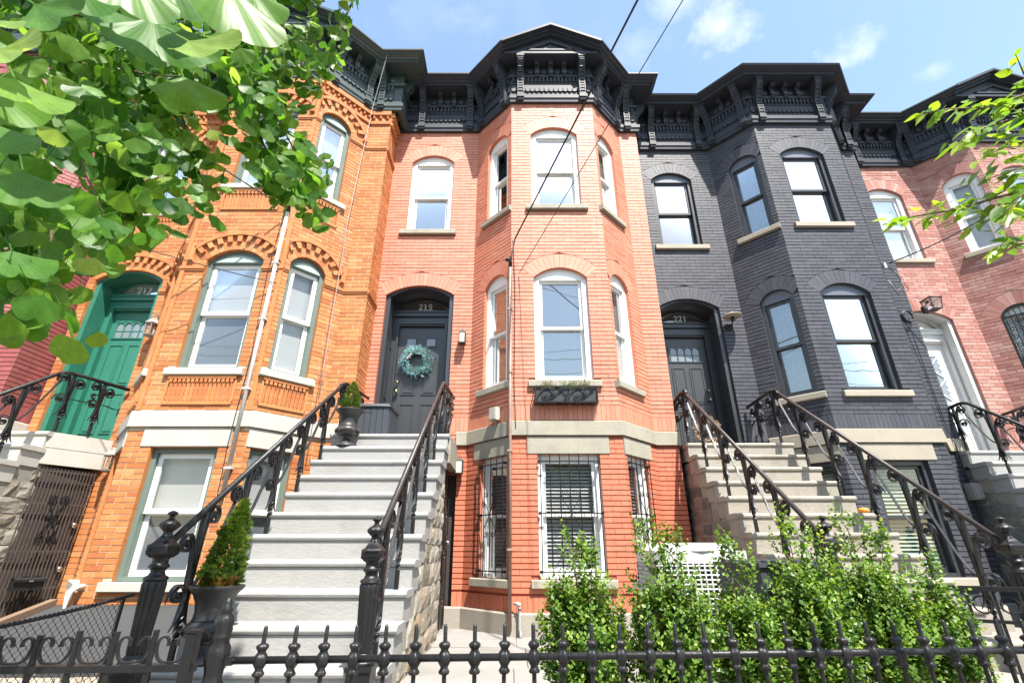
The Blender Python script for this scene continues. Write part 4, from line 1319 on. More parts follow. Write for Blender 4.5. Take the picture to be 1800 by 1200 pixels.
def newel(parent, loc, s=1.0):
    global NEWEL
    NEWEL = NEWEL or newel_mesh('newel')
    e = link('newel', NEWEL[1][1], parent, loc); e.scale = (s, s, s)
    for nm, me in NEWEL[:1] + NEWEL[2:]:
        link(nm, me, e)
    return e
BAL = {}
def baluster_meshes(h, sl):
    key = (round(h, 2), round(sl, 2))
    if key in BAL: return BAL[key]
    fr = lambda p, q, o: (o, -p, q)
    bar = MB()
    def tw(q0, q1, turns, w=.016, t=.011, n=12):
        rings = []
        for k in range(n+1):
            q = q0+(q1-q0)*k/n; a = turns*PI*k/n
            ww = w*(1+.35*math.sin(PI*k/n)*abs(math.sin(2*PI*k/n)))
            pts = [(math.cos(a)*x-math.sin(a)*y, math.sin(a)*x+math.cos(a)*y, q) for x, y in ((-ww,-t),(ww,-t),(ww,t),(-ww,t))]
            rings.append(bar.verts(pts))
        for r0, r1 in zip(rings, rings[1:]):
            for j in range(4):
                j2 = (j+1) % 4; bar.face((r0+j, r0+j2, r1+j2, r1+j))
    bar.box(-.017,.017,-.012,.012,0,.14)
    tw(.14, .30, 2)
    bar.box(-.018,.018,-.011,.011,.30,h)
    bar.box(-.022,.022,-.018,.018,.36,.40)
    fl = MB()       # split leaves under the collar
    for sx in (-1, 1):
        p = bez((sx*.012,.47), (sx*.016,.34), (sx*.03,.27), (sx*.10,.205), 10)
        fl.ribbon(p, [.034,.036,.038,.038,.036,.034,.030,.024,.017,.010,.003], .008, fr)
        p = bez((sx*.006,.44), (sx*.010,.32), (sx*.03,.25), (sx*.045,.19), 8)
        fl.ribbon(p, [.03,.03,.03,.028,.026,.022,.016,.010,.003], .007, fr)
    up = MB()       # uphill volute under the rail
    q = h + sl*.13 - .115
    p = bez((-.012,.40), (-.025,.52), (-.02, q+.065), (-.10, q+.073), 10)
    up.ribbon(p + spiral((-.115, q), .074, .016, PI*.42, 1.35, 22), .036, .009, fr)
    up.ball((0, .115, q), .022, 8, 6)
    dn = MB()       # downhill volute
    q = h - sl*.14 - .12
    p = bez((.012,.38), (.03,.50), (.03, q+.06), (.12, q+.067), 10)
    dn.ribbon(p + spiral((.13, q), .068, .015, PI*.55, -1.35, 22), .036, .009, fr)
    dn.ball((0, -.13, q), .020, 8, 6)
    br = MB()       # long brace to the next baluster up, with a small volute low down
    q1 = h + sl*.46 - .16
    p = bez((-.012,.44), (-.16,.50), (-.30, q1-.16), (-.40, q1-.02), 14)
    br.ribbon(p + spiral((-.375, q1+.02), .045, .012, -PI*.8, 1.1, 14), .026, .009, fr)
    p = bez((.012,.42), (.07,.52), (.17,.50), (.205,.38), 12)
    br.ribbon(p, [.03]*9+[.026,.02,.012,.004], .008, fr)
    br.ribbon(spiral((.095,.415), .055, .012, PI*.5, -1.3, 20), .032, .008, fr)
    br.ball((0, -.095, .415), .018, 8, 6)
    r = [(n, m.mesh(n, M['iron'])) for n, m in (('baluster', bar), ('leaf_scroll', fl), ('volute', up), ('volute', dn), ('brace_scroll', br))]
    BAL[key] = r
    return r
def railing(label, x, rail, feet, newel_pos=None, wall_pt=None, group='wrought iron stair railings', ns=1.0, rail_m='iron_brown'):
    """rail: list of (x, Y, z) from the wall down to the newel; feet: (Y, z) of each baluster"""
    base = (x, rail[-1][1], R(-.9))
    root = thing('stair_railing', label, 'railing', base, group)
    b0 = Vector(base)
    mb = MB()
    pts = [Vector((a, b, R(c)))-b0 for a, b, c in rail]
    sm = [pts[0]]
    for i in range(1, len(pts)-1):          # ease the bends
        d1 = (pts[i-1]-pts[i]).normalized(); d2 = (pts[i+1]-pts[i]).normalized()
        r = min(.12, (pts[i-1]-pts[i]).length*.4, (pts[i+1]-pts[i]).length*.4)
        p0, p2 = pts[i]+d1*r, pts[i]+d2*r
        for k in range(6):
            t = k/5; sm.append((1-t)**2*p0 + 2*t*(1-t)*pts[i] + t*t*p2)
    sm.append(pts[-1])
    mb.tube(sm, .024, 10)
    o = obj('handrail', mb, M[rail_m], root, smooth=True)
    def zr(Y):
        for a, b in zip(rail, rail[1:]):
            lo, hi = min(a[1], b[1]), max(a[1], b[1])
            if lo <= Y <= hi and hi > lo:
                t = (Y-a[1])/(b[1]-a[1]); return a[2]+(b[2]-a[2])*t, (b[2]-a[2])/(b[1]-a[1]), a[0]+(b[0]-a[0])*t
        return rail[-1][2], 0, rail[-1][0]
    for Y, z in feet:
        top, sl, xx = zr(Y)
        ms = baluster_meshes(round((top-z)/.04)*.04, sl)
        bo = link('baluster', ms[0][1], root, Vector((xx, Y, R(z)))-b0)
        for nm, me in ms[1:]: link(nm, me, bo)
    if newel_pos: newel(root, Vector((newel_pos[0], newel_pos[1], R(newel_pos[2])))-b0, ns)
    return root

def lantern(kind, label, loc, n=(0,-1), s=1.0, group='wall lanterns'):
    """small wall light; loc is the wall point at its centre"""
    r = thing('wall_lantern', label, 'wall light', loc, group)
    if kind == 'box':        # square carriage lamp
        mb = MB(); mb.box(-.05*s,.05*s,-.02,0,-.06*s,.09*s); obj('back_plate', mb, M['bronze'], r)
        mb = MB(); mb.box(-.012,.012,-.10*s,-.0,.075*s,.095*s); mb.lathe([(.072*s,.075*s),(.066*s,.085*s),(.030*s,.115*s),(.012*s,.125*s),(.012*s,.14*s),(.002,.15*s)], (0,-.10*s,0), 4, rot=PI/4)
        mb.box(-.055*s,.055*s,-.155*s,-.045*s,-.115*s,-.10*s)
        for sx in (-1,1):
            for sy in (-1,1):
                mb.box(sx*.047*s-.006*s, sx*.047*s+.006*s, -.10*s+sy*.047*s-.006*s, -.10*s+sy*.047*s+.006*s, -.10*s, .076*s)
        obj('lamp_frame', mb, M['bronze'], r)
        mb = MB(); mb.box(-.042*s,.042*s,-.142*s,-.058*s,-.099*s,.074*s); obj('lamp_glass', mb, M['opal'], r)
    elif kind == 'coach':    # pewter coach lamp with a curled arm on top
        mb = MB(); mb.lathe([(.05*s,0),(.05*s,.02)], (0,0,0), 12)
        mb2 = MB(); mb2.box(-.045*s,.045*s,-.018,0,-.04*s,.12*s)
        path = [(0,-.01,.06*s),(0,-.05*s,.13*s),(0,-.10*s,.19*s),(0,-.15*s,.20*s),(0,-.17*s,.16*s),(0,-.15*s,.13*s)]
        mb2.tube(path, .010*s, 6)
        sp = spiral((0,.20*s), .035*s, .008*s, -1, 1.2, 14); mb2.ribbon(sp, .012*s, .006*s, frame=lambda p,q,o: (p, -.15*s+o, q))
        obj('lamp_arm', mb2, M['pewter'], r)
        mb = MB(); mb.lathe([(.105*s,.015*s),(.11*s,.03*s),(.07*s,.075*s),(.05*s,.10*s),(.055*s,.105*s),(.02*s,.13*s)], (0,-.15*s,0), 6)
        mb.lathe([(.055*s,-.19*s),(.09*s,-.175*s),(.095*s,-.155*s)], (0,-.15*s,0), 6)
        for k in range(6):
            a = PI/3*k; mb.tube([(.085*s*math.cos(a), -.15*s+.085*s*math.sin(a), -.16*s),(.095*s*math.cos(a), -.15*s+.095*s*math.sin(a), .02*s)], .006*s, 5)
        obj('lamp_frame', mb, M['pewter'], r)
        mb = MB(); mb.lathe([(.078*s,-.155*s),(.088*s,.015*s)], (0,-.15*s,0), 6); obj('lamp_glass', mb, M['glass_dark'], r)
        mb = MB(); mb.lathe([(.02*s,-.15*s),(.02*s,-.05*s),(.012*s,-.02*s),(.002*s,-.005*s)], (0,-.15*s,0), 10); obj('bulb', mb, M['opal'], r, smooth=True)
    elif kind == 'barn':     # disc shade on a bent arm
        mb = MB(); mb.lathe([(.07,0),(.07,.02)], (0,0,0), 14)
        mb = MB(); mb.f = lambda x, y, z: (x, -z, y); mb.lathe([(.065,.001),(.065,.015),(.04,.03)], (0,0,0), 16); mb.f = None
        mb.tube([(0,-.02,0),(0,-.10,-.01),(0,-.16,.05),(0,-.18,.12)], .014, 8); obj('lamp_arm', mb, M['iron'], r, smooth=True)
        mb = MB(); mb.lathe([(.15,.118),(.155,.126),(.14,.140),(.07,.158),(.03,.185),(.026,.20)], (0,-.18,0), 24); obj('lamp_shade', mb, M['stone_beige'], r, smooth=True)
        mb = MB(); mb.lathe([(.002,.03),(.03,.045),(.035,.07),(.03,.10),(.022,.12)], (0,-.18,0), 12); obj('bulb', mb, M['iron'], r, smooth=True)
    elif kind == 'crate':    # tilted box lamp
        mb = MB(); mb.box(-.05,.05,-.03,0,-.09,.05); mb.tube([(0,-.02,.03),(0,-.14,.10),(0,-.20,.14)], .014, 6); obj('lamp_arm', mb, M['iron'], r)
        mb = MB(); mb.lathe([(.17,.10),(.175,.115),(.05,.165),(.02,.175)], (0,-.20,0), 4, rot=PI/4)
        for k in range(4):
            a = PI/4+PI/2*k; mb.tube([(.115*math.cos(a), -.20+.115*math.sin(a), -.10),(.15*math.cos(a), -.20+.15*math.sin(a), .10)], .009, 5)
        mb.lathe([(.11,-.115),(.118,-.10)], (0,-.20,0), 4, rot=PI/4); obj('lamp_frame', mb, M['bronze'], r)
        mb = MB(); mb.lathe([(.105,-.099),(.142,.099)], (0,-.20,0), 4, rot=PI/4); obj('lamp_glass', mb, M['glass_dark'], r)
        mb = MB(); mb.ball((0,-.20,0), .04, 10, 8); obj('bulb', mb, M['opal'], r, smooth=True)
    r.rotation_euler.z = math.atan2(n[0], -n[1])
    return r
# ------------------------------------------------------------------ small things
def cable(label, pts, r=.012, m='cable', sag=0.0, cat='cable', name='overhead_cable', group=None, n=14, static=False):
    P = [Vector(p) for p in pts]
    out = []
    for a, b in zip(P, P[1:]):
        for k in range(n):
            t = k/n; q = a.lerp(b, t); q.z -= sag*4*t*(1-t); out.append(q)
    out.append(P[-1])
    mb = MB(); o0 = P[0]
    mb.tube([q-o0 for q in out], r, 6)
    o = obj(name, mb, M[m], None, smooth=True, loc=o0)
    return tag(o, label, cat, group)
def urn(label, loc, s=1.0, sz=None, m='urn', group='black urn planters'):
    r = thing('urn_planter', label, 'planter', loc, group)
    mb = MB()
    mb.lathe([(.145,0),(.150,.02),(.135,.045),(.090,.08),(.062,.11),(.055,.135),(.066,.15),(.066,.165)], n=32)
    o = obj('urn_foot', mb, M[m], r); o.scale = (s,s,sz or s); smooth_auto(o)
    mb = MB()
    mb.lathe([(.060,.1651),(.110,.18),(.160,.215),(.178,.25),(.172,.285),(.148,.312),(.138,.318),(.142,.326),(.132,.335),(.128,.39),(.140,.46),(.168,.52),(.205,.560),(.214,.575),(.210,.590),(.190,.588),(.160,.54),(.130,.47),(.02,.46)], n=40, cap=False)
    o = obj('urn_bowl', mb, M[m], r); o.scale = (s,s,sz or s); smooth_auto(o, 50)
    mb = MB()
    for k in range(7):                 # shell and swag relief round the belly
        a = 2*PI*k/7
        for j in range(-2, 3):
            b = a + j*.07
            pts = []
            for t in range(6):
                q = t/5; z = .195+q*(.095-.012*abs(j)); rr = .137+.046*math.sin(PI*min(1,(z-.17)/.15)*.8+.3)
                bb = a + (b-a)*(.3+1.2*q)
                pts.append(Vector((rr*math.cos(bb), rr*math.sin(bb), z)))
            mb.tube(pts, [.004,.006,.008,.010,.010,.004], 6)
    o = obj('urn_relief', mb, M[m], r, smooth=True); o.scale = (s,s,sz or s)
    mb = MB(); mb.lathe([(.002,.538),(.155,.538)], n=20, cap=False); mb.lathe([(.155,.538),(.154,.53)], n=20, cap=False)
    o = obj('potting_soil', mb, M['soil'], r); o.scale = (s,s,sz or s); o['kind'] = 'stuff'
    return r
M['thuja'] = leaf_mat('arborvitae_foliage', [(0,(.035,.085,.012)),(.5,(.085,.16,.02)),(1,(.23,.27,.04))], .35, .5, .3)
M['thuja_dry'] = leaf_mat('browned_foliage', [(0,(.22,.11,.03)),(1,(.36,.20,.06))], .3, .6, .2)
M['bark'] = mat('twig_bark', (.17,.12,.075), 0.85, 0.25, 20, 0.5, 60)
def arborvitae(label, loc, h, r, lean=(0,0), n=520, seed=1):
    rs = random.Random(seed)
    root = thing('cypress_shrub', label, 'shrub', loc, 'small evergreens in urns')
    mb = MB(); mb.tube([(0,0,-.05),(lean[0]*.5*h,lean[1]*.5*h,h*.5),(lean[0]*h,lean[1]*h,h*.93)], [.012,.008,.002], 6); obj('stem', mb, M['bark'], root)
    mb = MB(); dry = MB()
    def rad(t): return r*(min(1, .42+t*3.2) if t < .22 else max(0.02, ((1-t)/.78))**.72)
    for i in range(n):
        t = rs.random()**1.25
        a = rs.uniform(0, 2*PI); R_ = rad(t)*rs.uniform(.55, 1.06)*(1+.16*math.sin(2*a+seed+6*t)+.10*math.sin(5*a+9*t))
        c = Vector((lean[0]*h*t + R_*math.cos(a), lean[1]*h*t + R_*math.sin(a), h*t))
        dr = Vector((math.cos(a)*.55, math.sin(a)*.55, rs.uniform(.55,1.2))).normalized()
        sd = dr.cross(Vector((math.cos(a+rs.uniform(-1.2,1.2)), math.sin(a+rs.uniform(-1,1)), .1))).normalized()
        L = rs.uniform(.035,.06)*(h/.55)**.5*(1-.3*t)
        use = dry if (t < .16 and rs.random() < .5) else mb
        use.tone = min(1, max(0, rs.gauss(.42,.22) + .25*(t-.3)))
        nrm = sd.cross(dr)
        for j in range(7):               # a flat fan of scale-leaf fingers
            q = (j-3)/3; d2 = (dr + sd*q*.75).normalized()
            b = c + dr*L*.18*abs(3-j)/3 + sd*q*L*.16
            tip = b + d2*L*(.85-.25*abs(q)) + nrm*rs.uniform(-.006,.006)
            w = sd*L*.085
            use.poly((b-w, b+w, b.lerp(tip,.6)+w*.9, tip, b.lerp(tip,.6)-w*.9))
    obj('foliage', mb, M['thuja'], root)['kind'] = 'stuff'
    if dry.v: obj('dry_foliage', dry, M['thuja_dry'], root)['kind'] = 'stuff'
    return root
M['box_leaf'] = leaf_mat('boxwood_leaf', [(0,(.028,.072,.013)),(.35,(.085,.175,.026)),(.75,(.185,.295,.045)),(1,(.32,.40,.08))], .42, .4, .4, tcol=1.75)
def boxwood(label, x, y, h, rx, seed, n=620, zf=-.92, group='boxwood shrubs behind the street fence', peaks=None):
    """upright boxwood: twigs that carry small paired leaves"""
    rs = random.Random(seed)
    root = thing('boxwood_shrub', label, 'shrub', (x, y, R(zf)), group)
    tw = MB(); lf = MB()
    stems = []
    for i in range(11):
        a = rs.uniform(0, 2*PI); q = rs.uniform(.1,.75)
        px, py = rx*q*math.cos(a), rx*.85*q*math.sin(a)
        hh = h*rs.uniform(.62,.9)*(1-.25*q)
        stems.append((px, py, hh))
    for dx, hh in (peaks or [(0, h)]): stems.append((dx, rs.uniform(-.05,.05), hh))
    for px, py, hh in stems:
        pts = [Vector((px*.25, py*.25, 0)), Vector((px*.7+rs.uniform(-.02,.02), py*.7, hh*.45)), Vector((px, py, hh*.96))]
        tw.tube(pts, [.012,.008,.002], 5)
    for i in range(n):
        # twig origin inside the crown volume
        px, py, hh = stems[rs.randrange(len(stems))]
        t = rs.uniform(.08, 1.0)
        base = Vector((px*(.3+.7*t), py*(.3+.7*t), hh*t))
        rr = rx*(.66 if t < .62 else .66-.46*(t-.62)/.38)
        a = rs.uniform(0, 2*PI); k = rs.uniform(.15,1)**.6
        tip = base + Vector((math.cos(a)*rr*k, math.sin(a)*rr*k*.9, rs.uniform(.02,.16)*(1.1-.3*t)))
        dr = (tip-base + Vector((0,0,.12))).normalized()
        L = rs.uniform(.07,.14)
        if rs.random() < .25: tw.tube([base, tip], [.003,.0015], 4, cap=False)
        clump = rs.gauss(.42,.2)
        s1 = dr.cross(Vector((rs.uniform(-1,1), rs.uniform(-1,1), .3))).normalized(); s2 = dr.cross(s1)
        for j in range(8):
            c = tip + dr*L*(j/7-.35)
            ang = j*1.7; sd = (s1*math.cos(ang)+s2*math.sin(ang))
            d2 = (dr*.55 + sd*.9 + Vector((0,0,.15))).normalized()
            ll = rs.uniform(.030,.048)*(1-.35*(j/8)); w = d2.cross(dr).normalized()*ll*.38
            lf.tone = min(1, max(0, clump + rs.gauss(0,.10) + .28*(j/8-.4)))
            up = dr.cross(w).normalized()*ll*.10
            lf.poly((c, c+d2*ll*.45+w+up, c+d2*ll, c+d2*ll*.45-w+up))
    obj('stems', tw, M['bark'], root)['kind'] = 'stuff'
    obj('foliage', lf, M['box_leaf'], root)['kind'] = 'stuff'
    return root
def wreath(loc):
    root = thing('door_wreath', 'pale blue green twig wreath hanging on the black front door', 'wreath', loc)
    rs = random.Random(4)
    mb = MB(); mb.lathe([(.01,0)]*1 + [(.01,.001)], n=3)
    mb = MB(); R0 = .165
    mb.tube([(R0*math.cos(a*PI/16), 0, R0*math.sin(a*PI/16)) for a in range(33)], .028, 8); obj('wreath_ring', mb, M['bark'], root)
    mb = MB()
    for i in range(620):
        a = rs.uniform(0, 2*PI); b = rs.uniform(-2.6,2.6)
        c = Vector((math.cos(a), 0, math.sin(a)))*(R0 + .03*math.cos(b)) + Vector((0, -.03*abs(math.sin(b))-.005, 0))
        out = Vector((math.cos(a)*math.cos(b), -abs(math.sin(b))*.8-.15, math.sin(a)*math.cos(b)))
        tan = Vector((-math.sin(a), 0, math.cos(a)))
        d = (out*rs.uniform(.4,1.1) + tan*rs.uniform(.2,.9)*(1 if rs.random()<.8 else -1)).normalized()
        L = rs.uniform(.035,.085); sd = d.cross(Vector((rs.uniform(-1,1),rs.uniform(-1,1),rs.uniform(-1,1)))).normalized()
        mb.tone = rs.random()
        mb.tube([c, c+d*L], [.002,.0012], 3, cap=False)
        for j in range(5):
            q = c+d*L*(.25+.18*j); s_ = 1 if j % 2 else -1
            t2 = q+(d*.6+sd*s_).normalized()*L*.26
            w = d*L*.05
            mb.poly((q-w, q+w, t2+w*.6, t2-w*.6))
    obj('wreath_sprigs', mb, M['wreath'], root)['kind'] = 'stuff'
    mb = MB(); mb.tone=.5
    for k in range(3): mb.ball((-.13+.02*k, -.075, .03+.025*k), .014, 6, 5)
    obj('wreath_berries', mb, M['cream_paint'], root)
    return root
M['wreath'] = leaf_mat('blue_green_sprig', [(0,(.10,.25,.31)),(.6,(.24,.48,.56)),(1,(.50,.70,.74))], .25, .6, .3, tcol=1.1)

def window_box(loc):
    root = thing('window_box', 'black iron scrollwork window box holding small pink flowers', 'window box', loc)
    mb = MB(); w, d, h = .43, .14, .235
    ring(mb, -w, w, 0, h, .018, -d, -d+.012)
    for sx in (-1, 1): mb.box(sx*w-.006, sx*w+.006, -d+.012, .0, .0, .018); mb.box(sx*w-.006, sx*w+.006, -d+.012, .0, h-.018, h)
    for k in range(7): mb.box(-w+.1+.11*k-.008, -w+.1+.11*k+.008, -d+.013, 0, -.008, -.001)
    fr = obj('box_frame', mb, M['iron'], root)
    mb = MB(); mb.box(-w+.012, w-.012, -d+.022, -.005, .003, h-.035); obj('box_liner', mb, M['urn'], root)
    f3 = lambda p, q, o: (p, -d+.004+o, q)
    for cx in (-.215, .0, .215):
        mb = MB()
        if cx:
            mb.ribbon(bez((cx-.20,.02),(cx-.15,.21),(cx-.02,.27),(cx+.06,.12), 12)+spiral((cx+.015,.115),.045,.01,0,-1.2,14), .008, .012, f3)
            mb.ribbon(bez((cx-.08,.03),(cx-.02,.06),(cx+.08,.10),(cx+.17,.20), 10)+spiral((cx+.14,.18),.034,.01,.4,1.2,12), .008, .011, f3)
            mb.ribbon(spiral((cx-.07,.09),.05,.012,2.4,1.3,14), .008, .011, f3)
        else:
            mb.ribbon(spiral((0,.17),.045,.044,0,1,14), .008, .012, f3); mb.ribbon(bez((-.05,.02),(-.02,.08),(.02,.08),(.05,.02),8), .008,.012,f3); mb.ribbon([(0,.02),(0,.13)], .008,.012,f3)
        obj('scroll_panel', mb, M['iron'], root)
    return root
M['petal'] = leaf_mat('faded_pink_petal', [(0,(.42,.16,.16)),(1,(.62,.40,.36))], .3, .6, .2, tcol=1.0)
M['herb'] = leaf_mat('thin_grey_green_leaf', [(0,(.10,.17,.05)),(1,(.30,.33,.14))], .3, .6, .2)
def box_flowers(loc):
    root = thing('flowering_plant', 'straggly small pink flowers growing in the black window box', 'flowers', loc)
    rs = random.Random(9); lf, pt = MB(), MB()
    for cx in (-.27, -.21, .0, .06, .20, .27):
        for i in range(26):
            b = Vector((cx+rs.uniform(-.06,.06), rs.uniform(-.03,.03), 0)); t = b+Vector((rs.uniform(-.06,.06), rs.uniform(-.05,.03), rs.uniform(.05,.15)))
            lf.tone = rs.random(); pt.tone = rs.random()
            lf.tube([b, b.lerp(t,.5)+Vector((rs.uniform(-.01,.01),0,0)), t], .0015, 3, cap=False)
            for j in range(3):
                q = b.lerp(t, rs.uniform(.1,.9)); d = Vector((rs.uniform(-1,1), rs.uniform(-1,1), rs.uniform(-.2,.8))).normalized()*.022; w = d.cross(Vector((.3,1,.2))).normalized()*.005
                lf.poly((q, q+d*.5+w, q+d, q+d*.5-w))
            if rs.random() < .55 and abs(cx) > .1:
                for j in range(4):
                    d = Vector((rs.uniform(-1,1), rs.uniform(-1,1), rs.uniform(-.3,1))).normalized()*.012; w = d.cross(Vector((.3,1,.2))).normalized()*.006
                    pt.poly((t, t+d*.5+w, t+d, t+d*.5-w))
    obj('flower_stems', lf, M['herb'], root)['kind'] = 'stuff'; obj('petals', pt, M['petal'], root)['kind'] = 'stuff'
    return root

# ------------------------------------------------------------------ street fence
def knob_profile(mb, c, s=1.0):
    x, y, z = c
    pr = [(q*.92, w) for q, w in [(.010,-.062),(.021,-.058),(.025,-.050),(.019,-.041),(.0155,-.034),(.023,-.022),(.029,-.012),(.029,.008),(.023,.018),(.0155,.029),(.019,.035),(.025,.043),(.026,.050),(.019,.057),(.010,.061)]]
    mb.lathe(pr, c, 20, flute=5, fa=.13)
def street_fence():
    ax, ay, bx, by = -1.16, 2.365, 4.4, 2.71
    root = thing('iron_fence', 'black cast iron picket fence with knobbed collars along the pavement', 'fence', ((ax+bx)/2, (ay+by)/2, 0))
    o0 = Vector(root.location)
    d = Vector((bx-ax, by-ay, 0)); L = d.length; d.normalize()
    zr = R(-.425)
    mb = MB(); mb.tube([Vector((ax-.0,ay,zr))-o0, Vector((bx,by,zr))-o0], .0145, 10); obj('top_rail', mb, M['iron'], root, smooth=True)
    mb = MB(); mb.tube([Vector((ax,ay,.16))-o0, Vector((bx,by,.16))-o0], .0145, 10); obj('bottom_rail', mb, M['iron'], root, smooth=True)
    pk = MB(); pk.tube([(0,0,.03-zr),(0,0,.0),(0,0,.118),(0,0,.126)], [.0095,.0095,.0088,.004], 8); pm = pk.mesh('picket', M['iron'], True)
    kn = MB(); knob_profile(kn, (0,0,0)); km = kn.mesh('picket_collar', M['iron'], True)
    n = int(L/.128)
    for k in range(n+1):
        p = Vector((ax,ay,zr)) + d*(.105+.128*k) - o0
        if (p+o0-Vector((bx,by,zr))).dot(d) > 0: break
        o = link('picket', pm, root, p); o.rotation_euler = (rnd(-.02,.02), rnd(-.025,.025), rnd(0,6))
        link('picket_collar', km, o)
    mb = MB(); mb.box(ax-.03-o0.x, bx-o0.x, -.09, .09, 0, .03); 
    q = obj('fence_kerb', mb, M['concrete'], root); q.rotation_euler.z = math.atan2(d.y, d.x)
    return root
def gate_post():
    root = thing('gate_post', 'ornate black cast iron gate post with leafy pointed top', 'post', (-1.235, 2.36, 0))
    mb = MB()
    z = R(-.19)
    prof = [(.030,0),(.030,z-.60),(.036,z-.59),(.036,z-.565),(.030,z-.555),(.030,z-.36),(.040,z-.345),(.042,z-.32),(.032,z-.30),(.034,z-.27),(.046,z-.225),(.044,z-.19),(.030,z-.165),(.036,z-.155),(.036,z-.145),(.028,z-.13),(.037,z-.10),(.032,z-.075),(.020,z-.06),(.026,z-.052),(.018,z-.04),(.016,z-.02),(.009,z-.004),(.001,z)]
    mb.lathe(prof, n=30, flute=10, fa=.08); obj('post_shaft', mb, M['iron'], root, smooth=True)
    mb = MB()
    for zz in (R(-.425), .30):
        mb.tube([(.02,0,zz),(.085,.004,zz)], .010, 8); knob_profile(mb, (.055,.003,zz)) if False else None
    mb.box(.012,.07,-.012,.012,R(-.425)-.016,R(-.425)+.016); mb.box(.03,.075,-.02,-.008,R(-.60),R(-.58)); mb.ball((.082,-.014,R(-.59)), .015, 8, 6)
    obj('hinge', mb, M['iron'], root)
    return root
def scroll_fence():
    ax, ay, bx, by = -2.55, 2.27, -1.30, 2.335
    root = thing('scroll_fence', 'low black flat bar fence topped with pairs of curled scrolls', 'fence', ((ax+bx)/2, (ay+by)/2, 0))
    o0 = Vector(root.location); d = (Vector((bx,by,0))-Vector((ax,ay,0))); L = d.length; d.normalize()
    zr = R(-.445)
    f = lambda p, q, o: (Vector((ax,ay,0)) + d*p + Vector((-d.y,d.x,0))*o + Vector((0,0,q)) - o0)
    for nm, z in (('top_rail', zr), ('bottom_rail', .15)):
        mb = MB(); mb.ribbon([(0,z),(L,z)], .026, .024, f); obj(nm, mb, M['iron'], root)
    g = .155; n = int(L/g)
    for k in range(n+1):
        p = L - .035 - g*k
        if p < 0: break
        if k == 0:
            mb = MB(); mb.ribbon([(p,.02),(p,zr+.125)], .042, .042, f); obj('end_post', mb, M['iron'], root); 
            mb = MB(); mb.ribbon([(p,zr+.126),(p,zr+.136)], .05, .05, f); obj('post_cap', mb, M['iron'], root)
        else:
            mb = MB(); mb.ribbon([(p,.02),(p+rnd(-.004,.004),zr+rnd(.115,.14))], .018, .016, f); obj('picket', mb, M['iron'], root)
        mb = MB(); x0, x1 = p-g+.014, p-.014; cx = (x0+x1)/2; zb = zr+.016
        for sx in (-1, 1):
            e = cx+sx*(g/2-.015)
            pth = [(cx, zb+.004)] + bez((cx+sx*.015, zb+.004), (e-sx*.005, zb), (e+sx*.008, zb+.06), (e-sx*.005, zb+.082), 8) + bez((e-sx*.008,zb+.088),(e-sx*.025,zb+.105),(e-sx*.05,zb+.09),(e-sx*.043,zb+.062), 8)
            mb.ribbon(pth, .016, .0065, f)
        obj('scroll', mb, M['iron'], root)
    return root
def chain_link():
    """woven wire panel between the two front yards, running back from the pavement"""
    A = Vector((-2.42, 2.34, 0)); B = Vector((-2.40, 3.42, 0))
    root = thing('chain_link_fence', 'sagging black chain link fence with a twisted cable top beside the steps', 'fence', (-2.41, 2.9, R(-.95)))
    o0 = Vector(root.location)
    d = B-A; L = d.length; d.normalize()
    f = lambda p, q, o: A + d*p + Vector((d.y,-d.x,0))*o + Vector((0,0,R(q))) - o0
    zt = lambda p: -.345 + .085*(p/L) - .012*math.sin(PI*p/L)
    mb = MB()
    for ph in (0, PI):
        mb.tube([f(p, zt(p)+.006*math.sin(p*120+ph), .006*math.cos(p*120+ph)) for p in [L*k/120 for k in range(121)]], .0065, 5)
    obj('top_cable', mb, M['iron'], root, smooth=True)
    mb = MB(); mb.tube([f(L*.93,-.95,0), f(L*.93,zt(L*.93),0)], .010, 6); mb.tube([f(.02,-.95,0), f(.02,zt(0),0)], .012, 6); obj('fence_post', mb, M['iron'], root)
    mb = MB(); g = .042; zb = -.93; n = int(L/g)+18
    for k in range(-18, n):
        for sx in (-1, 1):
            pts = []
            p0 = g*k
            for j in range(0, 34):
                q = zb + j*g*.5; p = p0 + (sx*.5*g*((j % 2)) if True else 0)
                if 0 <= p <= L*.93 and q < zt(p)-.004: pts.append(f(p, q, .003*sx*((j%2)*2-1)))
            if len(pts) > 1: mb.tube(pts, .0019, 3, cap=False)
    # zigzag wires meet their neighbours at each corner
    obj('wire_mesh', mb, M['iron'], root)['kind'] = 'stuff'
    return root
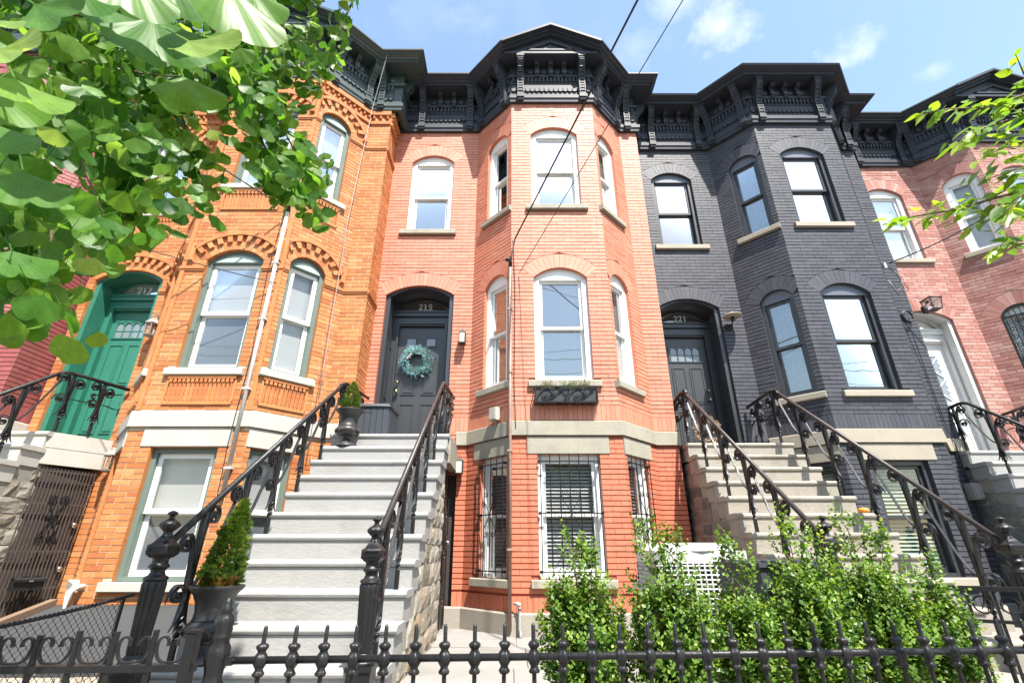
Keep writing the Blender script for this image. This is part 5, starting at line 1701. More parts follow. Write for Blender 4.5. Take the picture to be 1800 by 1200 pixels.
# ------------------------------------------------------------------ trees
G_T = [(0,(.022,.08,.014)),(.4,(.070,.185,.025)),(.8,(.155,.285,.045)),(1,(.28,.40,.11))]
M['ginkgo'] = leaf_mat('ginkgo_leaf', G_T, 0.5, .42, .3, tcol=1.95, veins=True)
M['cherry'] = leaf_mat('cherry_leaf', [(0,(.06,.15,.012)),(.5,(.14,.26,.02)),(1,(.30,.42,.04))], .45, .35, .4, tcol=1.7)
def ginkgo_shape(rs, fine=True, near=False):
    """unit fan leaf: base at origin, axis +y, normal +z; returns verts, faces, fan values"""
    rs.random(); nA, rr = (12, (.10,.42,.75,1.0)) if fine else (9, (.12,.6,1.0))
    half = rs.uniform(.98, 1.25); cup = rs.uniform(.05,.28); bend = rs.uniform(-.25,.30); notch = rs.uniform(.05,.22)
    if near: half = rs.uniform(.78,.92); cup = rs.uniform(.15,.35); nA = 20
    ph = rs.uniform(0, 6); v, fan, f = [], [], []
    for j, r in enumerate(rr):
        for i in range(nA+1):
            t = -1+2*i/nA; a = t*half
            R_ = r*(1 + .03*math.sin(t*11+ph) - .30*abs(t)**3) if j == len(rr)-1 else r*(1-.30*abs(t)**3)
            if j == len(rr)-1: R_ *= 1 - notch*math.exp(-(t/.09)**2)
            x, y = R_*math.sin(a), R_*math.cos(a)
            z = cup*(x*x)*1.3 + bend*r*r*.5 + (.035*math.sin(t*9+ph)*r*r)
            v.append((x, y, z)); fan.append((a+1.3)/2.6)
    for j in range(len(rr)-1):
        for i in range(nA):
            k = j*(nA+1)+i
            f.append((k, k+1, k+nA+2, k+nA+1))
    b = len(v); v.append((0,0,0)); fan.append(.5)
    for i in range(nA): f.append((b, i+1, i))
    # petiole
    p = len(v)
    for q in ((-.016,0,.006),(.016,0,.006),(0,0,-.014),(-.012,-.75,.004),(.012,-.75,.004),(0,-.75,-.010)):
        v.append(q); fan.append(.5)
    f += [(p,p+1,p+4,p+3),(p+1,p+2,p+5,p+4),(p+2,p,p+3,p+5)]
    return v, f, fan
def oval_shape(rs, fine=True, near=False):
    n = 7; v, fan, f = [], [], []
    bend = rs.uniform(-.35,.1); fold = rs.uniform(.1,.35)
    for i in range(n+1):
        t = i/n; w = .23*math.sin(PI*t**.8)**.9*(1-.12*t)
        if i == n: w = .002
        z = bend*t*t*.5
        v += [(-w, t, z+fold*w), (0, t, z), (w, t, z+fold*w)]; fan += [.3,.5,.7]
    for i in range(n):
        k = i*3; f += [(k,k+1,k+4,k+3),(k+1,k+2,k+5,k+4)]
    p = len(v)
    for q in ((-.012,0,.004),(.012,0,.004),(-.010,-.22,0),(.010,-.22,0)): v.append(q); fan.append(.5)
    f += [(p,p+1,p+3,p+2)]
    return v, f, fan
def leaf_mesh(shape, name, m, tone):
    v, f, fan = shape
    me = bpy.data.meshes.new(name); me.from_pydata(v, [], f); me.materials.append(m)
    a = me.attributes.new('tone','FLOAT','FACE'); a.data.foreach_set('value', [tone]*len(f))
    b = me.attributes.new('fan','FLOAT','POINT'); b.data.foreach_set('value', fan)
    me.polygons.foreach_set('use_smooth', [True]*len(f)); me.update()
    return me
def basis(d, nrm):
    d = d.normalized(); x = d.cross(nrm)
    if x.length < 1e-4: x = d.cross(Vector((1,.2,.1)))
    x.normalize(); n = x.cross(d)
    return Matrix((x, d, n)).transposed()
def build_leaves(root, specs, shape_fn, m, rs, single=300, nv=14):
    """specs: (pos, dir, normal, size, tone, visible size); largest become leaf objects, the rest one mesh"""
    o0 = Vector(root.location)
    protos = [leaf_mesh(shape_fn(rs), 'leaf', m, min(1, max(0, (k+.5)/nv))) for k in range(nv)]
    coarse = [shape_fn(rs, False) for k in range(6)]
    specs.sort(key=lambda e: -e[5])
    nears = [leaf_mesh(shape_fn(rs, True, True), 'leaf', m, (k+.5)/nv) for k in range(nv)]
    for pos, d, n, s, t, _ in specs[:single]:
        o = link('leaf', (nears if _ > .055 else protos)[min(nv-1, max(0, int(t*nv)))], root)
        o.matrix_local = Matrix.Translation(pos-o0) @ basis(d, n).to_4x4() @ Matrix.Scale(s, 4)
    V, Fc, T, Fan = [], [], [], []
    for pos, d, n, s, t, _ in specs[single:]:
        v, f, fan = coarse[rs.randrange(6)]; B = basis(d, n); b = len(V)
        for q in v: V.append(pos-o0 + B @ (Vector(q)*s))
        for q in f: Fc.append(tuple(b+i for i in q)); T.append(t)
        Fan += fan
    if V:
        me = bpy.data.meshes.new('leaves'); me.from_pydata(V, [], Fc); me.materials.append(m)
        a = me.attributes.new('tone','FLOAT','FACE'); a.data.foreach_set('value', T)
        b = me.attributes.new('fan','FLOAT','POINT'); b.data.foreach_set('value', Fan)
        me.polygons.foreach_set('use_smooth', [True]*len(Fc)); me.update()
        o = link('leaves', me, root); o['kind'] = 'stuff'
def path_at(pts, t):
    L = [(b-a).length for a, b in zip(pts, pts[1:])]; tot = sum(L); s = t*tot
    for (a, b), l in zip(zip(pts, pts[1:]), L):
        if s <= l: return a.lerp(b, s/l), (b-a).normalized()
        s -= l
    return pts[-1], (pts[-1]-pts[-2]).normalized()
def ginkgo():
    rs = random.Random(21)
    root = thing('ginkgo_tree', 'ginkgo tree with fan shaped leaves hanging over the ochre house', 'tree', (-3.1, -.9, 0), 'street trees')
    o0 = Vector(root.location)
    tw = [ # photo points, distance, leaf size, count, scatter, hang
     ([(440,-70),(475,60),(455,150),(510,250),(552,352)], 2.0, .070, 150, .125),
     ([(640,-40),(612,20),(585,80),(560,140)], 1.9, .058, 20, .05),
     ([(560,-60),(545,40),(530,110),(545,170)], 2.0, .066, 50, .07),
     ([(330,-70),(320,80),(310,180),(345,270),(345,360)], 1.8, .070, 120, .11),
     ([(300,60),(255,200),(215,300),(225,420)], 1.6, .070, 105, .12),
     ([(150,-70),(150,100),(130,250),(200,425)], 1.35, .070, 95, .13),
     ([(-40,60),(40,230),(90,400),(85,540)], 1.1, .068, 62, .10),
     ([(-40,300),(10,430),(25,550)], .95, .064, 30, .07),
     ([(420,-70),(400,60),(425,150),(440,225)], 1.75, .070, 110, .11),
     ([(40,-70),(150,100),(250,130),(370,140)], 1.6, .066, 130, .14),
     ([(-60,120),(60,200),(200,230),(300,210)], 2.1, .070, 150, .17),
     ([(-60,320),(40,380),(150,390),(250,360)], 1.7, .064, 70, .12),
     ([(440,200),(470,270),(500,315),(530,360)], 1.95, .064, 60, .08),
     ([(680,-50),(690,-20),(688,-5)], 1.5, .055, 3, .02), ([(770,-60),(775,-30),(772,-12)], 1.5, .055, 2, .015),
     ([(200,-60),(330,-20),(480,-20),(630,-45)], 1.8, .068, 130, .09),
     ([(-60,-60),(60,20),(160,30),(260,20)], 1.2, .066, 60, .10),
    ]
    specs = []; br = []
    def add(pos, d, n, s, t):
        dist = (pos-Vector((0,0,EYE))).length
        specs.append((pos, d, n, s, t, s/dist))
    for px, Yd, sz, cnt, sc in tw:
        pts = [at(u, v, Yd*(1+.06*math.sin(i*2.3))) for i, (u, v) in enumerate(px)]
        br.append(pts)
        for i in range(int(cnt*2.1)):
            p, d = path_at(pts, rs.uniform(.02, 1)**.9)
            off = Vector((rs.gauss(0,1), rs.gauss(0,1), rs.gauss(0,.75)))*sc*.62
            pos = p + off
            view = (Vector((0,0,EYE))-pos).normalized()
            dn = Vector((rs.gauss(0,.55), rs.gauss(0,.35), -1 + rs.gauss(0,.45)))
            n = (view*rs.choice((1,1,1,-1))*1.1 + Vector((rs.gauss(0,.6), rs.gauss(0,.6), rs.uniform(0,1.2))))
            add(pos, dn, n, sz*rs.uniform(.66,1.22), min(1, max(0, rs.gauss(.48,.24))))
    big = [ # (base px), (tip px), distance, tone, roll
     ((-5,88),(92,110),.50,.95,.2), ((25,138),(62,228),.52,.75,-.2), ((-30,30),(10,72),.5,.9,.5), ((60,8),(150,62),.62,.45,.9), ((215,-75),(213,40),.55,.55,0),
     ((270,30),(318,150),.66,.35,.3), ((398,-30),(418,88),.68,.6,-.5), ((330,72),(425,122),.62,.9,-.3), ((322,135),(352,212),.74,.5,.2), ((-20,150),(20,240),.55,.5,.6),
     ((300,-40),(330,60),.72,.3,.2), ((130,-40),(115,52),.72,.4,.6), ((180,10),(235,85),.8,.3,-.4), ((440,-20),(455,55),.85,.5,.3), ((-30,210),(-5,300),.7,.4,.2), ((40,300),(60,400),.9,.45,.3), ((20,440),(45,520),.9,.4,.1)]
    for (u0,v0),(u1,v1),Yd,t,roll in big:
        a = at(u0,v0,Yd); b = at(u1,v1,Yd*.98)
        view = (Vector((0,0,EYE))-a).normalized(); side = (b-a).normalized().cross(view)
        add(a, b-a, view*1.1 + side*roll*.6 + Vector((0,0,.45)), (b-a).length*.74, t)
    build_leaves(root, specs, ginkgo_shape, M['ginkgo'], rs)
    hub = Vector((-1.6,.5,3.9))
    for pts in br:
        mb = MB(); P = [hub + Vector((rs.uniform(-.1,.1),rs.uniform(-.1,.1),rs.uniform(0,.2)))] + [pts[0].lerp(hub,.35)+Vector((0,0,.12))] + pts
        n = len(P); mb.tube([q-o0 for q in P], [.016-.0135*i/(n-1) for i in range(n)], 5); obj('branch', mb, M['bark'], root, smooth=True)
    mb = MB(); mb.tube([q-o0 for q in (Vector((-3.1,-.9,-.02)),Vector((-3.08,-.88,1.2)),Vector((-3.0,-.8,2.6)),Vector((-2.6,-.3,3.4)),hub)], [.15,.12,.10,.07,.03], 10); obj('trunk', mb, M['bark'], root, smooth=True)
def cherry():
    rs = random.Random(5)
    root = thing('cherry_tree', 'young tree with bright yellow green pointed leaves reaching in at the right', 'tree', (3.9, .9, 0), 'street trees')
    o0 = Vector(root.location); specs = []; br = []
    tw = [([(1850,150),(1740,188),(1665,192),(1608,204)], 1.75, .085, 24, .02), ([(1850,205),(1770,212),(1705,232),(1675,262)], 1.7, .085, 24, .025), ([(1850,325),(1760,345),(1680,368),(1610,380),(1562,390)], 1.75, .078, 48, .022),
          ([(1850,280),(1780,300),(1725,318)], 1.8, .080, 24, .03), ([(1850,240),(1775,252),(1745,268)], 1.65, .080, 20, .03), ([(1850,425),(1795,420),(1752,440)], 1.6, .075, 16, .015), ([(1840,180),(1800,130),(1785,95)], 1.6, .080, 10, .02),
          ([(1850,350),(1790,365),(1720,395)], 1.85, .080, 26, .03), ([(1860,180),(1800,200),(1750,180)], 1.55, .085, 16, .02), ([(1860,300),(1810,330),(1760,380)], 1.6, .08, 22, .03)]
    for px, Yd, sz, cnt, sc in tw:
        pts = [at(u, v, Yd*(1+.05*math.sin(i*1.7))) for i, (u, v) in enumerate(px)]; br.append(pts)
        cnt = int(cnt*1.5)
        for i in range(cnt):
            t = (i+rs.random())/cnt; p, d = path_at(pts, t)
            side = d.cross(Vector((0,0,1))).normalized()*(1 if i % 2 else -1)
            pos = p + Vector((rs.gauss(0,1),rs.gauss(0,1),rs.gauss(0,1)))*sc
            dr = d*.9 + side*rs.uniform(.2,1.0) + Vector((0,0,rs.uniform(-.8,.15)))
            n = Vector((rs.gauss(0,.4), rs.gauss(0,.4)-.35, 1))
            s = sz*1.15*rs.uniform(.65,1.1)*(1-.25*(t > .92))
            specs.append((pos, dr, n, s, min(1, max(0, rs.gauss(.5,.22)+.3*(t-.4))), s))
    build_leaves(root, specs, oval_shape, M['cherry'], rs, 300, 10)
    hub = Vector((3.3,1.3,3.2))
    for pts in br:
        mb = MB(); P = [hub, pts[0].lerp(hub,.4)] + pts; n = len(P)
        mb.tube([q-o0 for q in P], [.012-.0105*i/(n-1) for i in range(n)], 5); obj('branch', mb, M['bark'], root, smooth=True)
    mb = MB(); mb.tube([q-o0 for q in (Vector((3.9,.9,-.02)),Vector((3.85,.95,1.5)),hub)], [.05,.04,.014], 8); obj('trunk', mb, M['bark'], root, smooth=True)
# ------------------------------------------------------------------ assemble
ground()
h219, s219 = house(H219)
h217, s217 = house(H217)
h221, s221 = house(H221)
h223, s223 = house(H223)
h215, s215 = house(H215)

stoop('grey painted wooden edged stoop rising to the black wreath door', -2.33, -.83, 6.15, 7.1, 1.376, 12, 'tread_grey', 'rubble', (1, -1), wall_end=6.19, floor=-1.4)
stoop('beige stone stoop rising to the black door numbered 221', 2.54, 4.06, 6.93, 7.57, 1.415, 11, 'step_beige', 'rubble_dark', (-1, 1), floor=-1.2)
stoop('pale stone stoop leading up to the green door', -7.35, -5.86, 5.98, 6.61, 1.372, 11, 'stone_pale', 'rubble', (1,), floor=-1.2)
stoop('grey painted stoop on dark rubble leading to the white door', 7.0, 8.5, 7.42, 8.04, 1.40, 11, 'tread_grey', 'rubble_grey', (-1,), floor=-1.1)

def feet(L, z0, ks):           # baluster feet stand on the treads
    return [(L - RUN*k + .09, z0 - RISE*k) for k in ks]
railing('right hand railing of the grey stoop, worn brown handrail beside the rubble wall', -.92, [(-.89,7.06,2.12),(-.93,6.18,2.09),(-.91,3.48,.035)], [(6.75,1.376)] + feet(6.15, 1.376, (0,2,4,6,8,10)), (-.91,3.44,-.66), ns=.96)
railing('left hand railing of the grey stoop, black handrail beside the ochre house', -2.27, [(-2.2,7.06,2.12),(-2.28,6.22,2.09),(-2.26,3.42,.035)], [(6.75,1.376)] + feet(6.15, 1.376, (0,2,4,6,8,10)), (-2.26,3.38,-.66), ns=1.0, rail_m='iron')
railing('left hand railing of the beige stoop, worn brown handrail beside the salmon house', 2.63, [(2.52,7.5,2.05),(2.60,6.98,2.22),(2.66,4.42,.10)], [(7.35,1.415)] + feet(6.93, 1.415, (0,2,4,6,8,10)), (2.67,4.38,-.63))
railing('right hand railing of the beige stoop in front of the charcoal bay', 3.97, [(3.80,7.52,2.10),(3.97,6.98,2.24),(3.99,4.22,.06)], [(7.35,1.415)] + feet(6.93, 1.415, (0,2,4,6,8,10)), (4.0,4.17,-.65))
railing('black scrolled railing on the pale stoop of the green door', -5.93, [(-5.50,6.58,2.10),(-5.93,5.98,2.17),(-5.95,3.4,.10)], [(6.35,1.372)] + feet(5.98, 1.372, (0,2,4,6,8)), (-5.95,3.36,-.7), rail_m='iron')
railing('far railing of the pale stoop nearest the dusky pink house', -7.2, [(-7.2,6.58,2.15),(-7.2,5.98,2.17),(-7.2,3.4,.10)], [(6.35,1.372)] + feet(5.98, 1.372, (0,2,4,6,8)), (-7.2,3.36,-.7), rail_m='iron')
railing('black scrolled railing on the grey stoop of the white door', 7.12, [(7.10,7.98,2.05),(7.12,7.30,2.14),(7.14,4.9,.28)], [(7.8,1.40)] + feet(7.42, 1.40, (0,2,4,6,8)), (7.14,4.86,-.5), rail_m='iron')
railing('far railing of the white door stoop beside the rose bay', 8.40, [(8.36,7.98,2.10),(8.38,7.42,2.15),(8.38,4.9,.28)], [(7.8,1.40)] + feet(7.42, 1.40, (0,2,4,6,8)), (8.38,4.86,-.5), rail_m='iron')

# pieces under the grey stoop's landing
mb = MB(); mb.box(-.90,-.795,6.22,7.08,R(1.02),R(1.311))
tag(obj('landing_beam', mb, M['stone_grey'], None), 'brown sandstone beam under the landing of the grey stoop', 'beam')
def under_door():
    r = thing('area_door', 'dark brown iron scrolled door under the landing of the grey stoop', 'door', (-.93, 6.65, R(-.92)))
    mb = MB(); mb.box(-.02,.02,-.42,.43,0,1.92); obj('door_panel', mb, M['gate_brown'], r)
    mb = MB()
    f = lambda p, q, o: (.045+o, p, q)
    for z0 in (.25,.75,1.25):
        for sx in (-1,1):
            mb.ribbon(spiral((sx*.16-.0,z0+.10),.09,.02,0 if sx>0 else PI,1.4*sx,18), .014,.014,f); mb.ribbon(bez((sx*.05,z0-.1),(sx*.02,z0+.1),(sx*.12,z0+.2),(sx*.08,z0+.4)), .014,.014,f)
    for p in (-.38,.0,.38): mb.ribbon([(p,.03),(p,1.88)], .016,.018,f)
    obj('door_scrollwork', mb, M['iron'], r)
    mb = MB(); mb.box(.03,.12,-.30,-.16,.92,1.08); o = obj('lock_box', mb, M['iron'], r)
    mb = MB(); mb.ball((.135,-.23,1.0), .022, 10, 8); obj('door_knob', mb, M['steel'], r, smooth=True)
under_door()

# ochre house: iron gate under the pale stoop
def scissor_gate():
    A = Vector((-5.83, 6.0, 0)); B = Vector((-5.55, 6.56, 0)); d = (B-A); L = d.length; d.normalize(); n = Vector((d.y,-d.x,0))
    r = thing('security_gate', 'dark brown barred security gate under the pale stoop', 'gate', ((A.x+B.x)/2, (A.y+B.y)/2, R(-.95)))
    o0 = Vector(r.location); f = lambda p, q, o: A + d*p + n*o + Vector((0,0,R(q))) - o0
    mb = MB(f); mb.box(-.02, L, -.95, .95, -.12, -.08) if False else None
    mb = MB(); mb.prism([f(-.0,-.95,-.10), f(L,-.95,-.10), f(L,.95,-.10), f(-.0,.95,-.10)], n*.03); obj('door_panel', mb, M['gate_brown'], r)
    mb = MB()
    for z in (.90, .52, -.02, -.42, -.90): mb.ribbon([(0,z),(L,z)], .02, .022, lambda p,q,o: f(p,q,.0+o))
    obj('gate_frame', mb, M['rust'], r)
    for k in range(17):
        p = L*(k+.5)/17
        mb = MB(); mb.ribbon([(p,-.93),(p,.93)], .014, .012, lambda p_,q,o: f(p_,q,.015+o)); obj('gate_bar', mb, M['rust'], r)
    mb = MB(); g = lambda p,q,o: f(p,q,.035+o)
    for cz in (.35,-.55):
        for sx in (-1,1):
            mb.ribbon(bez((L*.5-sx*.09,cz-.22),(L*.5-sx*.02,cz-.05),(L*.5+sx*.02,cz+.05),(L*.5+sx*.09,cz+.22),10), .012,.016,g)
            for sz in (-1,1): mb.ribbon(spiral((L*.5+sx*.055,cz+sz*.22),.05,.012,0 if sx>0 else PI,1.2*sx*sz,14), .012,.014,g)
        mb.ribbon([(L*.5-.08,cz+.03),(L*.5+.08,cz-.03)], .012,.02,g)
    obj('gate_scroll', mb, M['iron'], r)
    for z in (.28,-.22):
        c = f(L*.88,z,.04); mb = MB(); mb.ball(c, .035, 12, 8); obj('door_knob', mb, M['steel'], r, smooth=True)
    return A, d, n, L
gA, gd, gn, gL = scissor_gate()
def wall_mailbox():
    c = gA + gd*(gL*.42) + gn*.12 + Vector((0,0,R(-.36)))
    r = thing('mailbox', 'small black lidded mailbox on the barred gate', 'mailbox', c)
    mb = MB(); mb.box(-.14,.14,-.05,.05,-.07,.06); o = obj('mailbox_body', mb, M['iron'], r)
    mb = MB(); mb.prism([(-.15,.055,.065),(-.15,-.06,.062),(-.15,-.075,.045),(-.15,-.075,.02),(-.15,-.066,.02),(-.15,-.064,.055),(-.15,.055,.0605)], (.30,0,0)); obj('mailbox_lid', mb, M['iron'], r)
    mb = MB(); mb.box(-.02,.02,-.082,-.076,.02,.035); obj('latch', mb, M['steel'], r)
    r.rotation_euler.z = math.atan2(gd.y, gd.x)
wall_mailbox()
mb = MB()
pl = [(-5.86,6.02),(-5.50,6.60),(-5.86,6.60)]
mb.prism([(x,y,R(1.372)) for x,y in pl], (0,0,-.19)); mb.prism([(x*1.0-.004,y,R(1.18)) for x,y in pl], (0,0,-.20))
tag(obj('landing_corner', mb, M['stone_pale'], None), 'pale stone landing corner above the barred gate', 'landing')

# lights
lantern('box', 'small dark bronze lantern right of the wreath door', (-.795, 7.095, R(3.12)), s=1.0)
lantern('box', 'small dark bronze lantern under the landing of the grey stoop', (-.755, 7.095, R(1.10)), s=1.0)
lantern('coach', 'pewter coach lantern right of the green door', (-5.38, 6.605, R(3.07)), s=.95)
lantern('coach', 'pewter coach lantern right of the barred gate', (-5.32, 6.605, R(1.12)), s=1.0)
lantern('barn', 'disc shaded black wall light right of the door numbered 221', (3.80, 7.565, R(3.56)))
lantern('crate', 'tilted box lantern over the white arched door', (7.78, 8.035, R(4.15)), s=1.0)

# things at the black door
yl = 7.1-.465
w_ = wreath((-1.60, 7.1+.425, R(2.90))); w_.scale = (1.18, 1.0, 1.18)
window_box((.745, 7.1-.68-.005, R(1.83)))
box_flowers((.745, 7.1-.68-.085, R(2.03)))
urn('smaller urn at the top of the grey stoop', (-2.08, 5.99, R(1.376-RISE)), .80)
arborvitae('small bright green cypress in the urn at the top of the grey stoop', (-2.08, 5.99, R(1.376-RISE)+.43), .42, .125, (0,0), 800, 3)
def parcel_box():
    r = thing('deck_box', 'dark grey ribbed plastic parcel box beside the black front door', 'storage box', (-1.93, 6.62, R(1.376)))
    mb = MB(); w, d, h = .25, .24, .42
    for k in range(6):
        x0 = -w+2*w*k/6; mb.box(x0+.004, x0+2*w/6-.004, -d, -d+.02, .02, h)
    mb.box(-w+.002, w-.002, -d+.012, d, .0, h-.002)
    for k in range(5):
        y0 = -d+.02+(2*d-.02)*k/5; mb.box(w-.004, w+.010, y0+.004, y0+(2*d-.02)/5-.004, .02, h)
    obj('box_body', mb, M['grey_box'], r)
    mb = MB(); mb.prism([(-w-.02,-d-.02,h+.001),(w+.02,-d-.02,h+.001),(w+.02,-d-.02,h+.03),(w-.02,-d+.01,h+.05),(-w+.02,-d+.01,h+.05),(-w-.02,-d-.02,h+.03)], (0,2*d+.02,0)); obj('box_lid', mb, M['grey_box'], r)
    mb = MB(); mb.box(-.09,.03,-d-.004,-d+.003,h-.075,h-.055); obj('box_handle', mb, M['room'], r)
parcel_box()

# second urn on the pavement beside the newel, in front of the ochre house
urn('larger urn with shell relief low on the grey stoop behind the scroll fence', (-2.10, 3.82, R(-.704)), .84, .80)
arborvitae('taller bronze green cypress in the urn behind the scroll fence', (-2.10, 3.82, R(-.704)+.41), .63, .145, (.11,.0), 1500, 8)

# pipes and boxes on the salmon house
def pipe_thing(name, label, cat, parts, loc, group=None):
    r = thing(name, label, cat, loc, group); o0 = Vector(loc)
    for nm, pts, rad, m in parts:
        mb = MB(); mb.tube([Vector(p)-o0 for p in pts], rad, 10); obj(nm, mb, M[m], r, smooth=True)
    return r
cx, cy = -.025, 6.375
p = pipe_thing('service_conduit', 'long brown cable conduit up the left corner of the salmon bay', 'pipe', [('pipe_run', [(cx,cy,R(-.86)),(cx,cy,R(4.05))], .021, 'pipe_brown'),
    ('pipe_head', [(cx,cy,R(4.05)),(cx,cy-.02,R(4.12)),(cx-.03,cy-.08,R(4.13)),(cx-.05,cy-.12,R(4.09))], .030, 'cable')], (cx,cy,R(-.86)))
for z in (.0, 1.2, 2.3, 3.3):
    mb = MB(); mb.box(-.035,.035,-.026,.03,R(z)-R(-.86)-.012,R(z)-R(-.86)+.012); obj('pipe_clip', mb, M['pipe_brown'], p)
pipe_thing('gas_pipe', 'short grey gas pipe at the foot of the salmon bay', 'pipe', [('pipe_run', [(.02,6.36,R(-.58)),(.07,6.34,R(-.58)),(.085,6.34,R(-.60)),(.085,6.34,R(-.84)),(.10,6.33,R(-.88)),(.10,6.3,R(-.93))], .018, 'cable_grey'), ('pipe_elbow', [(.055,6.34,R(-.578)),(.09,6.338,R(-.59)),(.086,6.34,R(-.64))], .026, 'cable_grey')], (.085,6.34,R(-.93)))
pipe_thing('vent_pipe', 'white plastic vent pipe at the right corner of the salmon bay', 'pipe', [('pipe_run', [(1.62,6.42,R(-.92)),(1.60,6.40,R(-.22)),(1.60,6.42,R(-.14)),(1.66,6.5,R(-.12))], .045, 'pipe_white')], (1.62,6.42,R(-.92)))
def meter():
    sg = s219[1]; a = sg.L-.27
    q = sg.p0 + sg.u*a; r = thing('meter_box', 'small beige meter box beside the brown conduit', 'utility box', (q.x, 7.1+q.y, R(1.74)))
    mb = MB(); mb.box(-.07,.07,-.11,-.035,-.085,.095); mb.box(-.05,.05,-.036,.002,-.06,.06); obj('box_body', mb, M['meter'], r)
    mb = MB(); mb.box(-.062,.062,-.118,-.111,-.075,.085); obj('box_cover', mb, M['meter'], r)
    mb = MB(); mb.tube([(.02,-.07,-.085),(.022,-.06,-.13),(.015,-.05,-.17)], .008, 6); obj('box_tail', mb, M['cable_grey'], r)
    r.rotation_euler.z = math.atan2(sg.u.y, sg.u.x)
meter()
# ochre house conduit
cx2, cy2 = -3.42, 6.61-.68-.035
p = pipe_thing('service_conduit', 'long white cable conduit up the ochre bay', 'pipe', [('pipe_run', [(cx2,cy2,R(.55)),(cx2,cy2,R(4.72))], .026, 'pipe_white'), ('pipe_head', [(cx2,cy2,R(4.72)),(cx2,cy2-.02,R(4.80)),(cx2+.02,cy2-.07,R(4.82)),(cx2+.03,cy2-.10,R(4.78))], .038, 'cable')], (cx2,cy2,R(.55)))
for z in (.9, 1.9, 2.9, 3.8):
    mb = MB(); mb.box(-.045,.045,-.03,.035,R(z)-R(.55)-.012,R(z)-R(.55)+.012); obj('pipe_clip', mb, M['pipe_white'], p)

# cables
gw = 'overhead service cables'
cable('thick black service cable dropping to the conduit of the salmon house', [(6.3,-8.6,R(8.25)),(1.33,3.2,R(5.33)),(.05,6.30,R(4.52)),(-.02,6.28,R(4.13))], .013, 'cable', .0, group=gw)
cable('thin black cable crossing the salmon bay from above', [(6.6,-6.0,R(8.0)),(1.81,3.2,R(5.33)),(.12,6.39,R(3.95))], .006, 'cable', .0, group=gw)
cable('black cable from the ginkgo to the top of the white conduit', [(-8.4,1.6,R(7.2)),(-4.37,5.0,R(5.06)),(-3.40,5.87,R(4.74))], .011, 'cable', .02, group=gw)
cable('thin cable crossing the ochre window head', [(-8.6,3.2,R(4.6)),(-5.04,5.3,R(3.70)),(-3.34,5.885,R(3.46))], .007, 'cable', .02, group=gw)
cable('black cable from the charcoal bay up into the cherry tree', [(6.78,7.33,R(4.72)),(7.64,6.6,R(4.95)),(10.5,3.0,R(6.3))], .011, 'cable', .03, group=gw)
cable('pale thin cable hanging down the ochre house from its cornice', [tuple(at(682,92,6.22)), tuple(at(655,190,6.40)), tuple(at(612,385,6.15)), tuple(at(560,700,6.10))], .006, 'cable_grey', .0, name='hanging_cable', n=6)
cable('black wire loosely clipped beside the white conduit', [(-3.47,5.885,R(4.70)),(-3.50,5.88,R(3.6)),(-3.46,5.885,R(2.4)),(-3.49,5.885,R(1.2)),(-3.47,5.885,R(.5))], .0055, 'cable', 0, name='wall_cable', n=4)
cable('black wire running down the salmon bay beside the conduit', [(.02,6.40,R(4.6)),(.045,6.405,R(3.6)),(.03,6.405,R(2.2)),(.05,6.38,R(1.5))], .005, 'cable', 0, name='wall_cable', n=4)
cable('black wire running down the right edge of the charcoal house', [(6.90,7.50,R(3.72)),(6.94,7.545,R(2.8)),(6.94,7.545,R(1.7)),(6.95,7.51,R(1.5)),(6.95,7.545,R(.2))], .007, 'cable', 0, name='wall_cable', n=4)
def coil():
    r = thing('cable_coil', 'coil of black cable hung on the right edge of the charcoal house', 'cable coil', (6.93,7.52,R(3.74)))
    for k in range(4):
        mb = MB(); rr = .12-.006*k
        mb.tube([(rr*math.cos(a*PI/14)*.8, -.01*k, rr*math.sin(a*PI/14)) for a in range(29)], .010, 6); obj('cable_loop', mb, M['cable'], r, smooth=True)
coil()
def brackets_wire():
    q = Vector((6.74,7.40,R(4.70))); r = thing('cable_bracket', 'small pale cable anchor with looped wires on the charcoal house', 'cable anchor', q)
    mb = MB(); mb.box(-.02,.02,-.04,.03,-.05,.05); obj('anchor_plate', mb, M['pipe_white'], r)
    for k in range(3):
        mb = MB(); mb.tube([(0,-.03,0),(.10+.05*k,-.05,-.10-.08*k),(.18+.04*k,-.03,-.30-.1*k),(.06,-.02,-.42-.1*k),(-.03*k,-.02,-.30)], .006, 5); obj('wire_loop', mb, M['cable_grey' if k == 1 else 'cable'], r, smooth=True)
brackets_wire()

